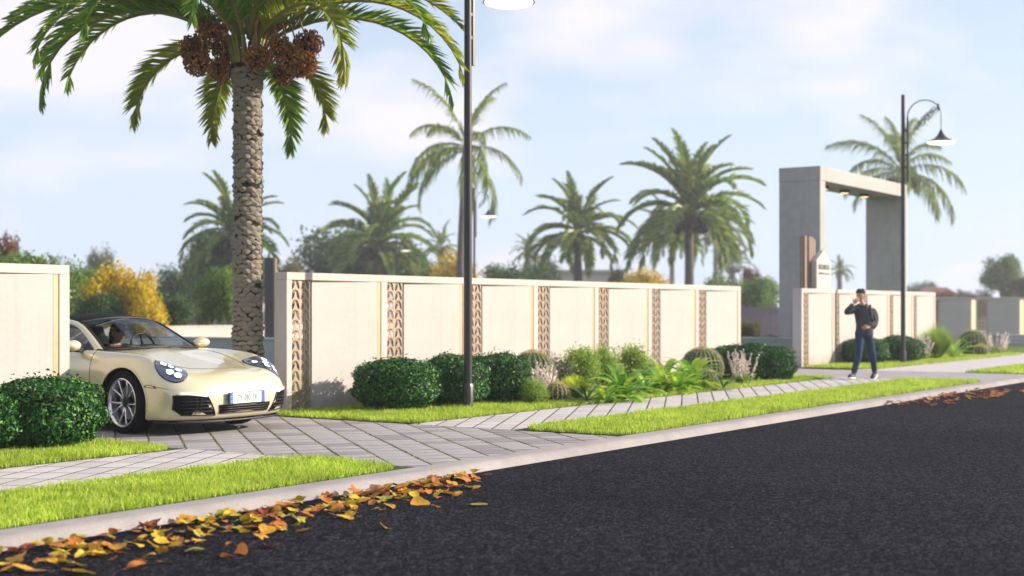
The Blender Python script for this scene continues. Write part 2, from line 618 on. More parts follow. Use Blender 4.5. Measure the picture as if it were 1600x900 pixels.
def lay_pavers(bed, region, ang, w, l, gw, gl, mats, zt, stagger, limit_region=None):
    """Lays rows of pavers turned by ang inside the rectangle region; full ones share a mesh."""
    x0, x1, y0, y1 = region
    ca, sa = math.cos(ang), math.sin(ang)
    cx, cy = (x0 + x1) / 2, (y0 + y1) / 2
    rad = math.hypot(x1 - x0, y1 - y0) / 2 + 1
    full = {}
    made = 0
    ni, nj = int(rad / w) + 2, int(rad / l) + 2
    for i in range(-ni, ni + 1):
        for j in range(-nj, nj + 1):
            a0, b0 = i * w, j * l + (stagger * l * (i % 2))
            hw, hl = (w - gw) / 2, (l - gl) / 2
            loc = [(-hw, -hl), (hw, -hl), (hw, hl), (-hw, hl)]
            wc = [(cx + ca * (a0 + p[0]) - sa * (b0 + p[1]), cy + sa * (a0 + p[0]) + ca * (b0 + p[1])) for p in loc]
            if all(p[0] < x0 for p in wc) or all(p[0] > x1 for p in wc) or all(p[1] < y0 for p in wc) or all(p[1] > y1 for p in wc):
                continue
            inside = all(x0 <= p[0] <= x1 and y0 <= p[1] <= y1 for p in wc)
            mk = random.randrange(len(mats))
            c = (cx + ca * a0 - sa * b0, cy + sa * a0 + ca * b0)
            h = 0.05
            ch = 0.003 if w < 0.3 else 0.0004
            if inside:
                key = (mk,)
                if key not in full:
                    q = MB()
                    v = [(p[0], p[1], -h) for p in loc] + [(p[0], p[1], -ch) for p in loc] + [(p[0] * (1 - ch / hw), p[1] * (1 - ch / hl), 0) for p in loc]
                    f = [(8, 9, 10, 11)]
                    for s in (0, 4):
                        for k in range(4):
                            f.append((s + k, s + (k + 1) % 4, s + 4 + (k + 1) % 4, s + 4 + k))
                    full[key] = q.add(v, f).mesh("paver", mats[mk])
                o = link("paver", full[key], bed)
                o.location = (c[0] - bed.location.x, c[1] - bed.location.y, zt + (random.uniform(-0.0015, 0.0015) if w < .3 else random.uniform(0, .0006)))
                o.rotation_euler = ((random.gauss(0, 0.003) if w < .3 else 0), (random.gauss(0, 0.003) if w < .3 else 0), ang + random.gauss(0, 0.004))
            else:
                p = clip_poly(wc, x0, x1, y0, y1)
                if len(p) < 3 or poly_area(p) < 0.002:
                    continue
                n = len(p)
                mc = (sum(q[0] for q in p) / n, sum(q[1] for q in p) / n)
                q = MB().add([(a[0] - mc[0], a[1] - mc[1], -h) for a in p] + [(a[0] - mc[0], a[1] - mc[1], 0) for a in p],
                             [tuple(range(n, 2 * n))] + [(k, (k + 1) % n, n + (k + 1) % n, n + k) for k in range(n)])
                o = q.build("paver", mats[mk], bed)
                o.location = (mc[0] - bed.location.x, mc[1] - bed.location.y, zt + random.uniform(0, 0.0006))
            made += 1
    return made


def paved_mass(region, ang, w, l, g, mat, zt, stagger=0.0):
    """Far paving: the same rows joined into one part."""
    x0, x1, y0, y1 = region
    ca, sa = math.cos(ang), math.sin(ang)
    cx, cy = (x0 + x1) / 2, (y0 + y1) / 2
    rad = math.hypot(x1 - x0, y1 - y0) / 2 + 1
    q = MB()
    for i in range(-int(rad / w) - 2, int(rad / w) + 3):
        for j in range(-int(rad / l) - 2, int(rad / l) + 3):
            hw, hl = (w - g) / 2, (l - g) / 2
            a0, b0 = i * w, j * l + stagger * l * (i % 2)
            wc = [(cx + ca * (a0 + p[0]) - sa * (b0 + p[1]), cy + sa * (a0 + p[0]) + ca * (b0 + p[1])) for p in ((-hw, -hl), (hw, -hl), (hw, hl), (-hw, hl))]
            p = clip_poly(wc, x0, x1, y0, y1)
            if len(p) < 3 or poly_area(p) < 0.003:
                continue
            z = zt + random.uniform(0, 0.0006)
            n = len(p)
            q.add([(a[0], a[1], z - 0.04) for a in p] + [(a[0], a[1], z) for a in p],
                  [tuple(range(n, 2 * n))] + [(k, (k + 1) % n, n + (k + 1) % n, n + k) for k in range(n)])
    return q


A_WALK, A_DRIVE = R(27.07), R(49.8)
# driveway with individually laid pavers
bed = sheet("driveway", DR1[0], DR1[1] + 0.0, KERB_IN, 13.6, -0.009, MT['moss'], 0.1)
n1 = lay_pavers(bed, (DR1[0], DR1[1], KERB_IN + 0.005, 13.6), A_DRIVE, 0.27, 0.33, 0.038, 0.020, [MT['paver'], MT['paver_b'], MT['paver']], 0.0, 0.0)
# pale footpath, left and right of the driveway
bed = sheet("footpath", 4.2, DR1[0] - 0.003, WALK0, WALK1, 0.0014, MT['joint'], 0.1)
n2 = lay_pavers(bed, (4.2, DR1[0] - 0.003, WALK0, WALK1), A_WALK, 0.42, 0.235, 0.020, 0.020, [MT['walk'], MT['walk'], MT['walk_b']], 0.002, 0.0)
bed = sheet("footpath", DR1[1] + 0.003, DR2[0] - 0.003, WALK0, WALK1, 0.0014, MT['joint'], 0.1)
n3 = lay_pavers(bed, (DR1[1] + 0.003, DR2[0] - 0.003, WALK0, WALK1), A_WALK, 0.42, 0.235, 0.020, 0.020, [MT['walk'], MT['walk'], MT['walk_b']], 0.002, 0.0)
# farther paving
bed = sheet("driveway", DR2[0], DR2[1], KERB_IN, 20, -0.006, MT['moss'], 0.1)
stuff(paved_mass((DR2[0], DR2[1], KERB_IN + 0.005, 20), A_DRIVE, 0.30, 0.33, 0.012, MT['paver'], 0.0).build("paver_field", MT['paver'], bed))
bed = sheet("footpath", DR2[1] + 0.003, 60, WALK0, 11.2, 0.0014, MT['joint'], 0.1)
stuff(paved_mass((DR2[1] + 0.003, 60, WALK0, 11.2), A_WALK, 0.42, 0.235, 0.009, MT['walk'], 0.002).build("paver_field", MT['walk'], bed))
bed = sheet("footpath", -12, 4.197, WALK0, WALK1, 0.0014, MT['joint'], 0.1)
stuff(paved_mass((-12, 4.197, WALK0, WALK1), A_WALK, 0.42, 0.235, 0.009, MT['walk'], 0.002).build("paver_field", MT['walk'], bed))
sheet("driveway_apron", DR1[0] + 0.5, DR1[1] + 0.4, 13.603, 20, 0.008, MT['paver'], 0.1)
sheet("forecourt", 60.004, 90, 7.4, 30, 0.0, MT['walk'], 0.1)


# ------------------------------------------------------------------ grass verges
def soil_bed(x0, x1, y0, y1, cut):
    mb = MB()
    mb.box(x0, x1, y0, y1, -0.10, 0.004)
    o = structure(mb.build("verge_soil", MT['soil']))
    return o


def blades(region, dens, h, w, cut=None):
    """Each blade a bent two-face strip, one array for the whole verge."""
    x0, x1, y0, y1 = region
    n = int((x1 - x0) * (y1 - y0) * dens)
    x = RNG.uniform(x0, x1, n)
    y = RNG.uniform(y0, y1, n)
    if cut is not None:
        keep = cut(x, y)
        x, y = x[keep], y[keep]
    n = len(x)
    clump = 0.75 + 0.5 * (np.sin(x * 9.1 + np.sin(y * 7.3) * 2) * np.sin(y * 11.7 + np.sin(x * 5.9) * 2) * 0.5 + 0.5)
    hh = h * clump * RNG.uniform(0.5, 1.25, n) * np.where(RNG.uniform(0, 1, n) < 0.035, 1.55, 1.0)
    a = RNG.uniform(0, 2 * np.pi, n)
    lean = RNG.uniform(0.05, 0.75, n) * hh
    b = RNG.uniform(0, 2 * np.pi, n)
    ww = w * RNG.uniform(0.6, 1.3, n)
    dx, dy = np.cos(a) * ww / 2, np.sin(a) * ww / 2
    lx, ly = np.cos(b) * lean, np.sin(b) * lean
    z0 = np.zeros(n)
    V = np.empty((n, 5, 3))
    V[:, 0] = np.stack([x - dx, y - dy, z0], 1)
    V[:, 1] = np.stack([x + dx, y + dy, z0], 1)
    V[:, 2] = np.stack([x + dx * .8 + lx * .35, y + dy * .8 + ly * .35, hh * .6], 1)
    V[:, 3] = np.stack([x - dx * .8 + lx * .35, y - dy * .8 + ly * .35, hh * .6], 1)
    V[:, 4] = np.stack([x + lx, y + ly, hh], 1)
    i = np.arange(n) * 5
    F = np.concatenate([np.stack([i, i + 1, i + 2], 1), np.stack([i, i + 2, i + 3], 1), np.stack([i + 3, i + 2, i + 4], 1)])
    return V.reshape(-1, 3), F


def verge(name_label, region, dens, h=0.05, w=0.006, cut=None):
    soil_bed(*region, cut)
    V, F = blades(region, dens, h, w, cut)
    o = link("grass", np_mesh("grass", V, F, MT['grass']))
    stuff(o, name_label, "grass")


def round_end(xe, side, y0, y1, r):
    """keeps the verge ends round: side +1 when the end is at high x"""
    def f(x, y):
        d = (xe - x) * side
        c0 = np.clip((y0 + r - y) / r, 0, 1)
        c1 = np.clip((y - (y1 - r)) / r, 0, 1)
        return d > r * (1 - np.sqrt(np.clip(1 - np.maximum(c0, c1) ** 2, 0, 1)))
    return f


verge("strip of bright green grass between the kerb and the footpath left of the driveway", (3.0, 9.42, 7.42, 8.78), 8500, 0.052, 0.0065, round_end(9.42, 1, 7.42, 8.78, 0.35))
verge("patch of bright green grass round the hedge in front of the left boundary wall", (4.0, 9.45, 10.24, 12.62), 6500, 0.052, 0.0065, round_end(9.45, 1, 10.24, 12.62, 0.3))
verge("long strip of grass between the kerb and the footpath right of the car", (13.06, 26.5, 7.42, 8.78), 5200, 0.055, 0.008, round_end(13.06, -1, 7.42, 8.78, 0.35))
verge("grass bed along the long boundary wall, under the cacti and clipped bushes", (13.08, 26.5, 10.24, 12.62), 4200, 0.055, 0.008, round_end(13.08, -1, 10.24, 12.62, 0.3))
verge("distant strip of grass beside the kerb beyond the second driveway", (30.2, 60, 7.42, 8.78), 1500, 0.06, 0.014)
verge("grass bed in front of the far boundary wall behind the pedestrian", (30.7, 43.4, 10.9, 12.62), 2200, 0.06, 0.012)
verge("grass between kerb and footpath near the bottom left corner of the photo", (-6, 2.9, 7.42, 8.78), 500, 0.055, 0.012)
# tufts pushing up through the driveway joints
pts = []
ca, sa = math.cos(A_DRIVE), math.sin(A_DRIVE)
xx, yy = [], []
cxd, cyd = (DR1[0] + DR1[1]) / 2, (KERB_IN + 0.005 + 13.6) / 2
for j in range(-16, 17):
    b0 = (j + 0.5) * 0.33
    for s in np.arange(-4.5, 4.5, 0.006):
        if random.random() < 0.30:
            px_, py_ = cxd + ca * s - sa * (b0 + random.uniform(-.005, .005)), cyd + sa * s + ca * (b0 + random.uniform(-.005, .005))
            if DR1[0] < px_ < DR1[1] and KERB_IN < py_ < 12.4:
                xx.append(px_)
                yy.append(py_)
n = len(xx)
x, y = np.array(xx), np.array(yy)
hh = RNG.uniform(0.004, 0.016, n)
a = RNG.uniform(0, 6.28, n)
V = np.empty((n, 3, 3))
V[:, 0] = np.stack([x - np.cos(a) * .005, y - np.sin(a) * .005, np.full(n, -.009)], 1)
V[:, 1] = np.stack([x + np.cos(a) * .005, y + np.sin(a) * .005, np.full(n, -.009)], 1)
V[:, 2] = np.stack([x + RNG.normal(0, .006, n), y + RNG.normal(0, .006, n), hh], 1)
MT['weed'] = material("joint_weed", (0.10, 0.12, 0.03), 0.7, spec=0.2, island=[(0.20, 0.20, 0.06), (0.30, 0.27, 0.10)], trans=0.3)
stuff(link("joint_weeds", np_mesh("joint_weeds", V.reshape(-1, 3), np.arange(3 * n).reshape(-1, 3), MT['weed'])), "low weeds growing in the driveway joints in front of the car", "weeds")
# ================================================================== boundary walls
WALL_H, WALL_T, BAY = 1.83, 0.22, 1.961


def screen_mesh(w, h, cols, rows):
    """Laser-cut plate: columns of slanted leaf openings, mirrored from column to column,
    each with a bent-out lip along one edge."""
    mb = MB()
    t = 0.006
    cw, rh = w / cols, h / rows
    N = 4
    for c in range(cols):
        sg = 1 if c % 2 == 0 else -1
        for r in range(-1, rows + 1):
            z0 = r * rh
            sl = 0.55 * cw * sg

            def zz(u, zc):
                return min(max(zc + sl * (u - 0.5), 0.0), h)
            # cell outline and leaf outline sampled the same way round
            bot = [(k / N, 0.0) for k in range(N)]
            rig = [(1.0, k / N) for k in range(N)]
            top = [(1 - k / N, 1.0) for k in range(N)]
            lef = [(0.0, 1 - k / N) for k in range(N)]
            out, inn = [], []
            cu, cz = (c + 0.5) * cw, z0 + rh * 0.5
            th = math.pi / 2 - 0.42 * sg                   # the leaf leans, mirrored column by column
            ax_, az_ = math.cos(th), math.sin(th)
            LL, WW = 0.47 * rh, 0.27 * cw
            for (u, q) in bot + rig + top + lef:
                out.append((c * cw + u * cw, zz(u, z0 + q * rh)))
                du, dz = (u - .5) * cw, (q - .5) * rh
                a = math.atan2(-du * az_ + dz * ax_, du * ax_ + dz * az_)
                p_, w_ = LL * math.cos(a), WW * math.sin(a) * abs(math.sin(a)) ** .5
                iu, iz = cu + p_ * ax_ - w_ * az_, cz + p_ * az_ + w_ * ax_
                iu = min(max(iu, c * cw + .006), (c + 1) * cw - .006)
                inn.append((iu, min(max(iz, 0.0), h)))
            n = len(out)
            if max(p[1] for p in inn) - min(p[1] for p in inn) < 0.02:
                inn = [((o[0] + i[0]) / 2, (o[1] + i[1]) / 2) for o, i in zip(out, inn)]
            vs = [(p[0], 0, p[1]) for p in out] + [(p[0], 0, p[1]) for p in inn] + [(p[0], t, p[1]) for p in inn]
            fs = []
            for k in range(n):
                k2 = (k + 1) % n
                fs.append((k, k2, n + k2, n + k))
                fs.append((n + k, n + k2, 2 * n + k2, 2 * n + k))
            mb.add(vs, fs)
            # bent-out leaf tip catching the light
            if 0 <= r < rows:
                zc = z0 + rh * 0.86
                u0, u1 = (0.18, 0.9) if sg > 0 else (0.82, 0.1)
                a = (c * cw + u0 * cw, -0.001, zz(u0, zc - .05 * rh))
                b_ = (c * cw + u1 * cw, -0.022, zz(u1, zc + .14 * rh))
                d = (c * cw + (u0 * .45 + u1 * .55) * cw, -0.002, zz(.5, zc + .13 * rh))
                e_ = (c * cw + (u0 * .35 + u1 * .65) * cw, -0.016, zz(.5, zc - .10 * rh))
                mb.add([a, e_, b_, d], [(0, 1, 2), (0, 2, 3)])
    return mb


SCREEN = screen_mesh(0.37, WALL_H - 0.10, 4, 13).mesh("screen", MT['copper'])
mb = MB()
# panel: left edge set back 5 cm, right edge flush; 12 mm arris
L0, L1 = 0.43, 1.745
pv = [(L0, 0.05), (L1, 0.004), (L1, 0.215), (L0, 0.215)]
bm = bmesh.new()
vv = [bm.verts.new((x, y, 0)) for x, y in pv] + [bm.verts.new((x, y, WALL_H - 0.10)) for x, y in pv]
for f in [(3, 2, 1, 0), (4, 5, 6, 7)] + [(k, (k + 1) % 4, 4 + (k + 1) % 4, 4 + k) for k in range(4)]:
    bm.faces.new([vv[i] for i in f])
bmesh.ops.bevel(bm, geom=[e for e in bm.edges if abs(e.verts[0].co.z - e.verts[1].co.z) > 1], offset=0.006, segments=2, affect='EDGES')
PANEL = mb.bm(bm).mesh("panel", MT['stucco2'])
COLUMN = MB().box(0, 0.135, 0.0, WALL_T, 0, WALL_H - 0.10, 0.004).mesh("column", MT['stucco'])
STRIP = MB().box(1.750, 1.820, 0.010, 0.20, 0, WALL_H - 0.10).mesh("inlay_strip", MT['brass'])


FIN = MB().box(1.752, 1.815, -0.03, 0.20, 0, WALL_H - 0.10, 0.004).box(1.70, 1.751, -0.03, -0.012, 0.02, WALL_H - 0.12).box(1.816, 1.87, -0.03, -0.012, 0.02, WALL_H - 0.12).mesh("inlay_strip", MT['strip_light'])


def boundary_wall(u0, n, label, tail=0.0, loc_v=WALL_V, rot=0.0, origin=None, strip_out=False):
    root = empty("boundary_wall", (u0, loc_v, 0) if origin is None else origin, rot)
    tag(root, label, "wall", "cream boundary walls with copper screens")
    L = n * BAY + tail
    x0 = -0.10
    MB().box(x0, L - 0.008, -0.003, WALL_T, WALL_H - 0.098, WALL_H, 0.004).build("top_beam", MT['stucco'], root)
    MB().box(x0, -0.003, 0.0, WALL_T, 0, WALL_H - 0.10, 0.004).build("column", MT['stucco'], root)
    nb = int(math.ceil(L / BAY - 0.2))
    for i in range(nb):
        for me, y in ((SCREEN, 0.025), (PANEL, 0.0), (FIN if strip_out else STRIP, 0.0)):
            o = link(me.name.split('.')[0], me, root, (i * BAY, y, 0))
        o = link("column", COLUMN, root, (i * BAY + 1.822, 0.0, 0))
    return root


boundary_wall(13.58, 7, "longest cream boundary wall, running behind the clipped bushes and cacti right of the car")
boundary_wall(DR1[0] + 0.55 - 5 * BAY + 0.004, 5, "cream boundary wall at the left edge of the photo, hiding the rear of the car")
boundary_wall(30.7, 5, "cream boundary wall behind the pedestrian, in front of the tall gateway")
# the wall at the bend stands square to the camera, in its own shade
o3 = at(1452, 57)
ang3 = HEAD - R(90)
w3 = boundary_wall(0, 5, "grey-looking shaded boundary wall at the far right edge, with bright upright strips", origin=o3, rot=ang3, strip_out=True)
# steps at its foot
st = empty("entrance_steps", at(1573, 52), ang3)
tag(st, "low grey steps at the foot of the far shaded wall at the right edge", "steps")
for k in range(3):
    MB().box(0, 6, k * 0.35, 1.6, 0.13 * k, 0.13 * (k + 1) - 0.002, 0.01).build("step", MT['concrete'], st)

# ------------------------------------------------------------------ low garden walls
def low_wall(name, x0, x1, y0, y1, h, mat, label):
    r = empty(name, (x0, y0, 0))
    tag(r, label, "wall")
    MB().box(0, x1 - x0, 0, y1 - y0, 0, h - 0.06, 0.006).build("wall_face", MT[mat], r)
    MB().box(-0.02, x1 - x0 + 0.02, -0.02, y1 - y0 + 0.02, h - 0.058, h, 0.008).build("coping", MT[mat], r)


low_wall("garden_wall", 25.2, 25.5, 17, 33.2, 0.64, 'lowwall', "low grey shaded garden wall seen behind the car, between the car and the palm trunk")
low_wall("garden_wall", 22, 46, 33.7, 34.0, 0.82, 'stucco', "low sunlit cream garden wall behind the car's windscreen")
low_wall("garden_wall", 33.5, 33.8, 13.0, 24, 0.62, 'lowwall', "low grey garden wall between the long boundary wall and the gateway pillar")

# dark upright panel between palm trunk and the wall end
r = empty("gate_post", at(413, 47), HEAD - R(90))
tag(r, "dark grey upright gate post just right of the palm trunk", "post")
MB().box(0, 0.30, 0, 0.3, 0, 3.07, 0.01).build("post", MT['darkgrey'], r)
MB().box(0.305, 0.37, -0.02, 0.3, 0, 3.05, 0.005).build("timber_edge", MT['brown'], r)

# ------------------------------------------------------------------ gateway portal
g = empty("entrance_gateway", (35.19, 14.02, 0))
tag(g, "tall pale concrete gateway with two broad pillars and a lintel lit by downlights", "gateway")
GH, GD, GW, GT = 5.12, 1.16, 6.95, 0.36
MB().box(0, GT, 0, GD, 0, GH - 0.384, 0.012).build("pillar", MT['gate'], g)
MB().box(GW - GT, GW, 0, GD, 0, GH - 0.384, 0.012).build("pillar", MT['gate'], g)
MB().box(-0.004, GW + 0.004, -0.004, GD + 0.004, GH - 0.38, GH, 0.012).build("lintel", MT['gate'], g)
for xx in (1.6, 3.2, 4.8):
    q = MB().lathe([(0.0, 0.0), (0.14, 0.0), (0.15, 0.02), (0.15, 0.10)], 16)
    o = q.build("downlight", MT['black'], g, True, (xx, 0.55, GH - 0.48), 40)
    MB().lathe([(0.0, -0.012), (0.11, -0.008), (0.12, -0.002)], 16).build("bulb", MT['led'], o, True)

# ------------------------------------------------------------------ house-shaped sign with slatted back
sg = empty("estate_sign", (32.10, 13.05, 0), 0)
tag(sg, "house-shaped cream sign with dark lettering in front of brown upright slats", "sign")
for k in range(5):
    MB().box(k * 0.135, k * 0.135 + 0.10, 0.12, 0.26, 0, 3.12 - (0.06 if k == 4 else 0) - 0.012 * (k % 2), 0.004).build("slat", MT['brown'], sg)
q = MB()
hx, cxs, z1, z2 = 0.49, 0.82, 2.52, 2.79
fr = [(-hx, 0.0), (hx, 0.0), (hx, z1), (0.0, z2), (-hx, z1)]
n = 5
q.add([(x + cxs, -0.02, z) for x, z in fr] + [(x + cxs, 0.10, z) for x, z in fr], [tuple(range(n)), tuple(range(2 * n - 1, n - 1, -1))] + [(k, n + k, n + (k + 1) % n, (k + 1) % n) for k in range(n)])
q.build("board", MT['stucco'], sg)
for x0 in (0.50, 0.86):
    pq = MB().box(x0, x0 + 0.32, -0.034, -0.021, 2.33, 2.44).build("plaque", MT['darkgrey'], sg)
    for k in range(4):
        MB().box(x0 + 0.04 + k * 0.065, x0 + 0.075 + k * 0.065, -0.038, -0.0345, 2.36, 2.41).build("lettering", MT['concrete'], pq)
MB().box(0.50, 1.18, -0.032, -0.021, 2.205, 2.232).build("rule_line", MT['darkgrey'], sg)
MB().box(0.54, 0.80, -0.032, -0.021, 2.236, 2.25).build("rule_line", MT['darkgrey'], sg)


# ------------------------------------------------------------------ street lamps
def lamp_proto():
    root = empty("street_lamp")
    H = 6.6
    # slim octagonal pole on a stout foot
    MB().lathe([(0.075, 0.0), (0.075, 0.30), (0.066, 0.32), (0.062, 0.34)], 10).build("foot", MT['black'], root, True, angle=30)
    MB().lathe([(0.058, 0.33), (0.056, 2.0), (0.052, 4.3), (0.045, H), (0.0, H + 0.01)], 12).build("pole", MT['black'], root, True, angle=40)
    # hanging bar beside the pole, joined by short rungs
    bx = 0.105
    MB().box(bx - 0.022, bx + 0.022, -0.022, 0.022, 4.46, 6.05, 0.004).build("side_bar", MT['black'], root)
    for z in (4.80, 5.10, 5.40, 5.70):
        MB().box(0.045, bx, -0.015, 0.015, z, z + 0.04).build("rung", MT['black'], root)
    # arc from the bar over to the hanger
    cxa, rr = bx + 0.40, 0.40
    pts = [(bx, 0, 5.9)] + [(cxa - rr * math.cos(t), 0, 6.05 + rr * math.sin(t)) for t in np.linspace(0, math.pi * 0.80, 18)]
    MB().tube(pts, [0.014] * len(pts), 8).build("arm", MT['black'], root, True)
    ex, ez = pts[-1][0], pts[-1][2]
    MB().tube([(ex - 0.02, 0, ez + 0.06), (ex + 0.02, 0, ez - 0.1)], [0.03, 0.022], 8).build("joint", MT['black'], root, True)
    sx = ex + 0.06
    MB().tube([(ex, 0, ez), (sx, 0, ez - 0.15), (sx, 0, 5.72)], 0.011, 6).build("hanger", MT['black'], root, True)
    # scroll work inside the arc
    q = MB()
    rnd = random.Random(3)
    for k in range(16):
        c = Vector((cxa - 0.22 + 0.44 * k / 15, 0, 5.78 + 0.42 * k / 15))
        r0 = rnd.uniform(0.05, 0.13)
        a0 = rnd.uniform(0, 6.28)
        q.tube([c + Vector((math.cos(a0 + t) * r0 * (1 - t / 9), 0.01 * (k % 3 - 1), math.sin(a0 + t) * r0 * (1 - t / 9))) for t in np.linspace(0, 7, 14)], 0.006, 5)
    q.build("scrollwork", MT['black'], root, True)
    M0 = Matrix.Translation((sx, 0, 0))
    sh = MB().lathe([(0.015, 5.72), (0.03, 5.70), (0.05, 5.65), (0.09, 5.58), (0.16, 5.51), (0.26, 5.46), (0.36, 5.425), (0.365, 5.41), (0.35, 5.412), (0.25, 5.44), (0.1, 5.47)], 28, M0).build("lamp_shade", MT['black'], root, True, angle=50)
    MB().lathe([(0.345, 5.414), (0.33, 5.395), (0.25, 5.37), (0.12, 5.352), (0.0, 5.348)], 28, M0).build("lamp_glass", MT['lamp'], sh, True)
    return root


LAMP = lamp_proto()
LAMP.location = on_ground(731, 640)
LAMP.location.z = 0.0
LAMP.scale.z = 1.039
# arm of the near lamp swings round towards the walls
LAMP.rotation_euler.z = R(-4)
tag(LAMP, "near black street lamp in front of the clipped bushes, its top cut off", "street lamp", "street lamps along the footpath")
for px, D, rz, lab in ((1411, 34.5, R(-72), "black street lamp right of the pedestrian, with curled arm and lit bell shade"),
                       (741, 61, R(-10), "distant hazy street lamp whose lit shade shows just right of the near lamp post"),
                       (619, 97, R(-10), "farthest street lamp, a lit shade in front of the palms behind the long wall")):
    c = copy_tree(LAMP)
    c.location = at(px, D)
    c.scale.z = 1.0
    c.rotation_euler.z = rz
    c["label"] = lab
# ================================================================== plants
def np_leaves(C, N, size, aspect=0.5, fold=0.25, rng=RNG):
    """One folded rhombic leaf (two faces, four corners) per row of centres C, facing roughly N."""
    n = len(C)
    N = N / np.linalg.norm(N, axis=1, keepdims=True)
    r = rng.normal(size=(n, 3))
    T = np.cross(N, r)
    T /= np.linalg.norm(T, axis=1, keepdims=True) + 1e-9
    B = np.cross(N, T)
    s = (size * rng.uniform(0.65, 1.3, n))[:, None]
    V = np.empty((n, 4, 3))
    V[:, 0] = C - T * s * 0.5
    V[:, 1] = C + B * s * aspect * 0.5 + N * s * fold * 0.5
    V[:, 2] = C + T * s * 0.5
    V[:, 3] = C - B * s * aspect * 0.5 + N * s * fold * 0.5
    i = np.arange(n)[:, None] * 4
    F = np.concatenate([i + np.array([[0, 2, 1]]), i + np.array([[0, 3, 2]])])
    return V.reshape(-1, 3), F


def unit_dirs(n, rng=RNG, up=0.0):
    d = rng.normal(size=(n, 3))
    d[:, 2] += up
    return d / np.linalg.norm(d, axis=1, keepdims=True)


def hedge_ball_mesh(seed, n, rx, ry, h, leaf, mat):
    """Clipped bush: leaves in a lumpy shell round a squat dome."""
    rng = np.random.default_rng(seed)
    d = unit_dirs(n, rng)
    lump = 1 + 0.05 * np.sin(d[:, 0] * 5 + seed) * np.sin(d[:, 1] * 6 + 2 * seed) + 0.05 * np.sin(d[:, 2] * 9 + seed)
    sh = 1 - rng.beta(1.1, 4, n) * 0.35 + rng.normal(0, 0.022, n)
    sq = np.abs(d) ** 0.9 * np.sign(d)            # slightly boxy
    sq /= np.max(np.abs(sq), axis=1, keepdims=True) ** 0.22
    p = sq * (lump * sh)[:, None]
    P = np.stack([p[:, 0] * rx, p[:, 1] * ry, h * 0.5 + p[:, 2] * h * 0.5], 1)
    P[:, 2] = np.clip(P[:, 2], 0.01, None)
    k = n // 24                                       # stray shoots past the clipped outline
    P[:k] *= (1 + rng.uniform(.02, .13, k))[:, None]
    nrm = d + rng.normal(0, 0.55, (n, 3)) + np.array([0, 0, 0.35])
    V, F = np_leaves(P, nrm, leaf, 0.55, 0.3, rng)
    return np_mesh("foliage", V, F, mat)


HEDGE = [hedge_ball_mesh(3 + i, 10500, 0.5, 0.5, 0.66, 0.042, MT['hedge']) for i in range(3)]
core = MB().ball((0, 0, 0.31), (0.36, 0.36, 0.27), 12, 8)  # dark ball added inside the leaves to block light; real stems follow
rnd = random.Random(5)
for k in range(9):
    a = rnd.uniform(0, 6.28)
    core.tube([(0, 0, 0), (math.cos(a) * .12, math.sin(a) * .12, .2), (math.cos(a) * .34, math.sin(a) * .34, .36)], [.015, .01, .006], 5)
HEDGE_CORE = core.mesh("stems", MT['core'], True)


def hedge(pos, sx, sy, sz, label, k=0, rz=0.0):
    r = empty("clipped_bush", pos, rz)
    r.scale = (sx, sy, sz)
    tag(r, label, "bush", "clipped round bushes")
    stuff(link("foliage", HEDGE[k % 3], r))
    link("stems", HEDGE_CORE, r)
    return r


p = at(74, 13.75)
hedge(p, 1.02, 1.02, 1.05, "big clipped dark green bush at the left edge, in front of the car's front wheel", 0)
p = at(-48, 13.3)
hedge(p, 1.0, 1.0, 0.95, "clipped bush cut off by the left frame edge beside the big bush", 1, 1.0)
hedge(at(620, 18.75), 1.15, 1.15, 1.05, "first clipped bush left of the near lamp post, nearest the bare bay of the wall", 1, 2.0)
hedge(at(706, 19.6), 1.0, 1.0, 1.06, "middle clipped bush standing directly behind the near lamp post", 2, 0.5)
hedge(at(781, 20.2), 0.80, 0.9, 1.10, "clipped bush right of the near lamp post, touching the flowering cactus", 0, 4.0)
hedge(at(1147, 26.6), 0.9, 1.0, 1.02, "clipped bush behind the pink grass plumes near the end of the long wall", 1, 3.0)
hedge(at(1178, 26.4), 0.85, 0.9, 1.05, "middle bush of the clipped row at the end of the long wall", 2, 1.5)
hedge(at(1212, 26.3), 0.72, 0.8, 1.0, "last clipped bush at the right end of the long wall, beside the second driveway", 0, 2.4)
hedge(at(1352, 34.6), 1.15, 1.2, 0.98, "distant clipped bush directly behind the pedestrian's legs", 1, 2.0)
hedge(at(1405, 35.6), 1.2, 1.2, 1.0, "distant clipped bush behind the foot of the curled-arm lamp", 2, 0.3)
p = at(1205, 41)
hedge(p, 1.2, 1.2, 0.9, "dark round bush in the garden behind the low grey wall left of the gateway", 0, 1.1)


def shrub_mesh(seed, n, rx, h, leaf, mat, upright=0.6):
    """Loose shrub: leaves in many small clumps along upright sprays."""
    rng = np.random.default_rng(seed)
    m = n // 40
    d = unit_dirs(m, rng)
    c = np.stack([d[:, 0] * rx * rng.uniform(.4, 1, m), d[:, 1] * rx * rng.uniform(.4, 1, m), h * (.5 + .48 * d[:, 2] * rng.uniform(.6, 1.05, m))], 1)
    P = (c[:, None, :] + rng.normal(0, 1, (m, 40, 3)) * np.array([.055, .055, .075])).reshape(-1, 3)
    P[:, 2] = np.clip(P[:, 2], 0.02, None)
    nr = rng.normal(size=P.shape) + np.array([0.3, -0.3, 0.6])
    V, F = np_leaves(P, nr, leaf, 0.5, 0.2, rng)
    return np_mesh("foliage", V, F, mat)


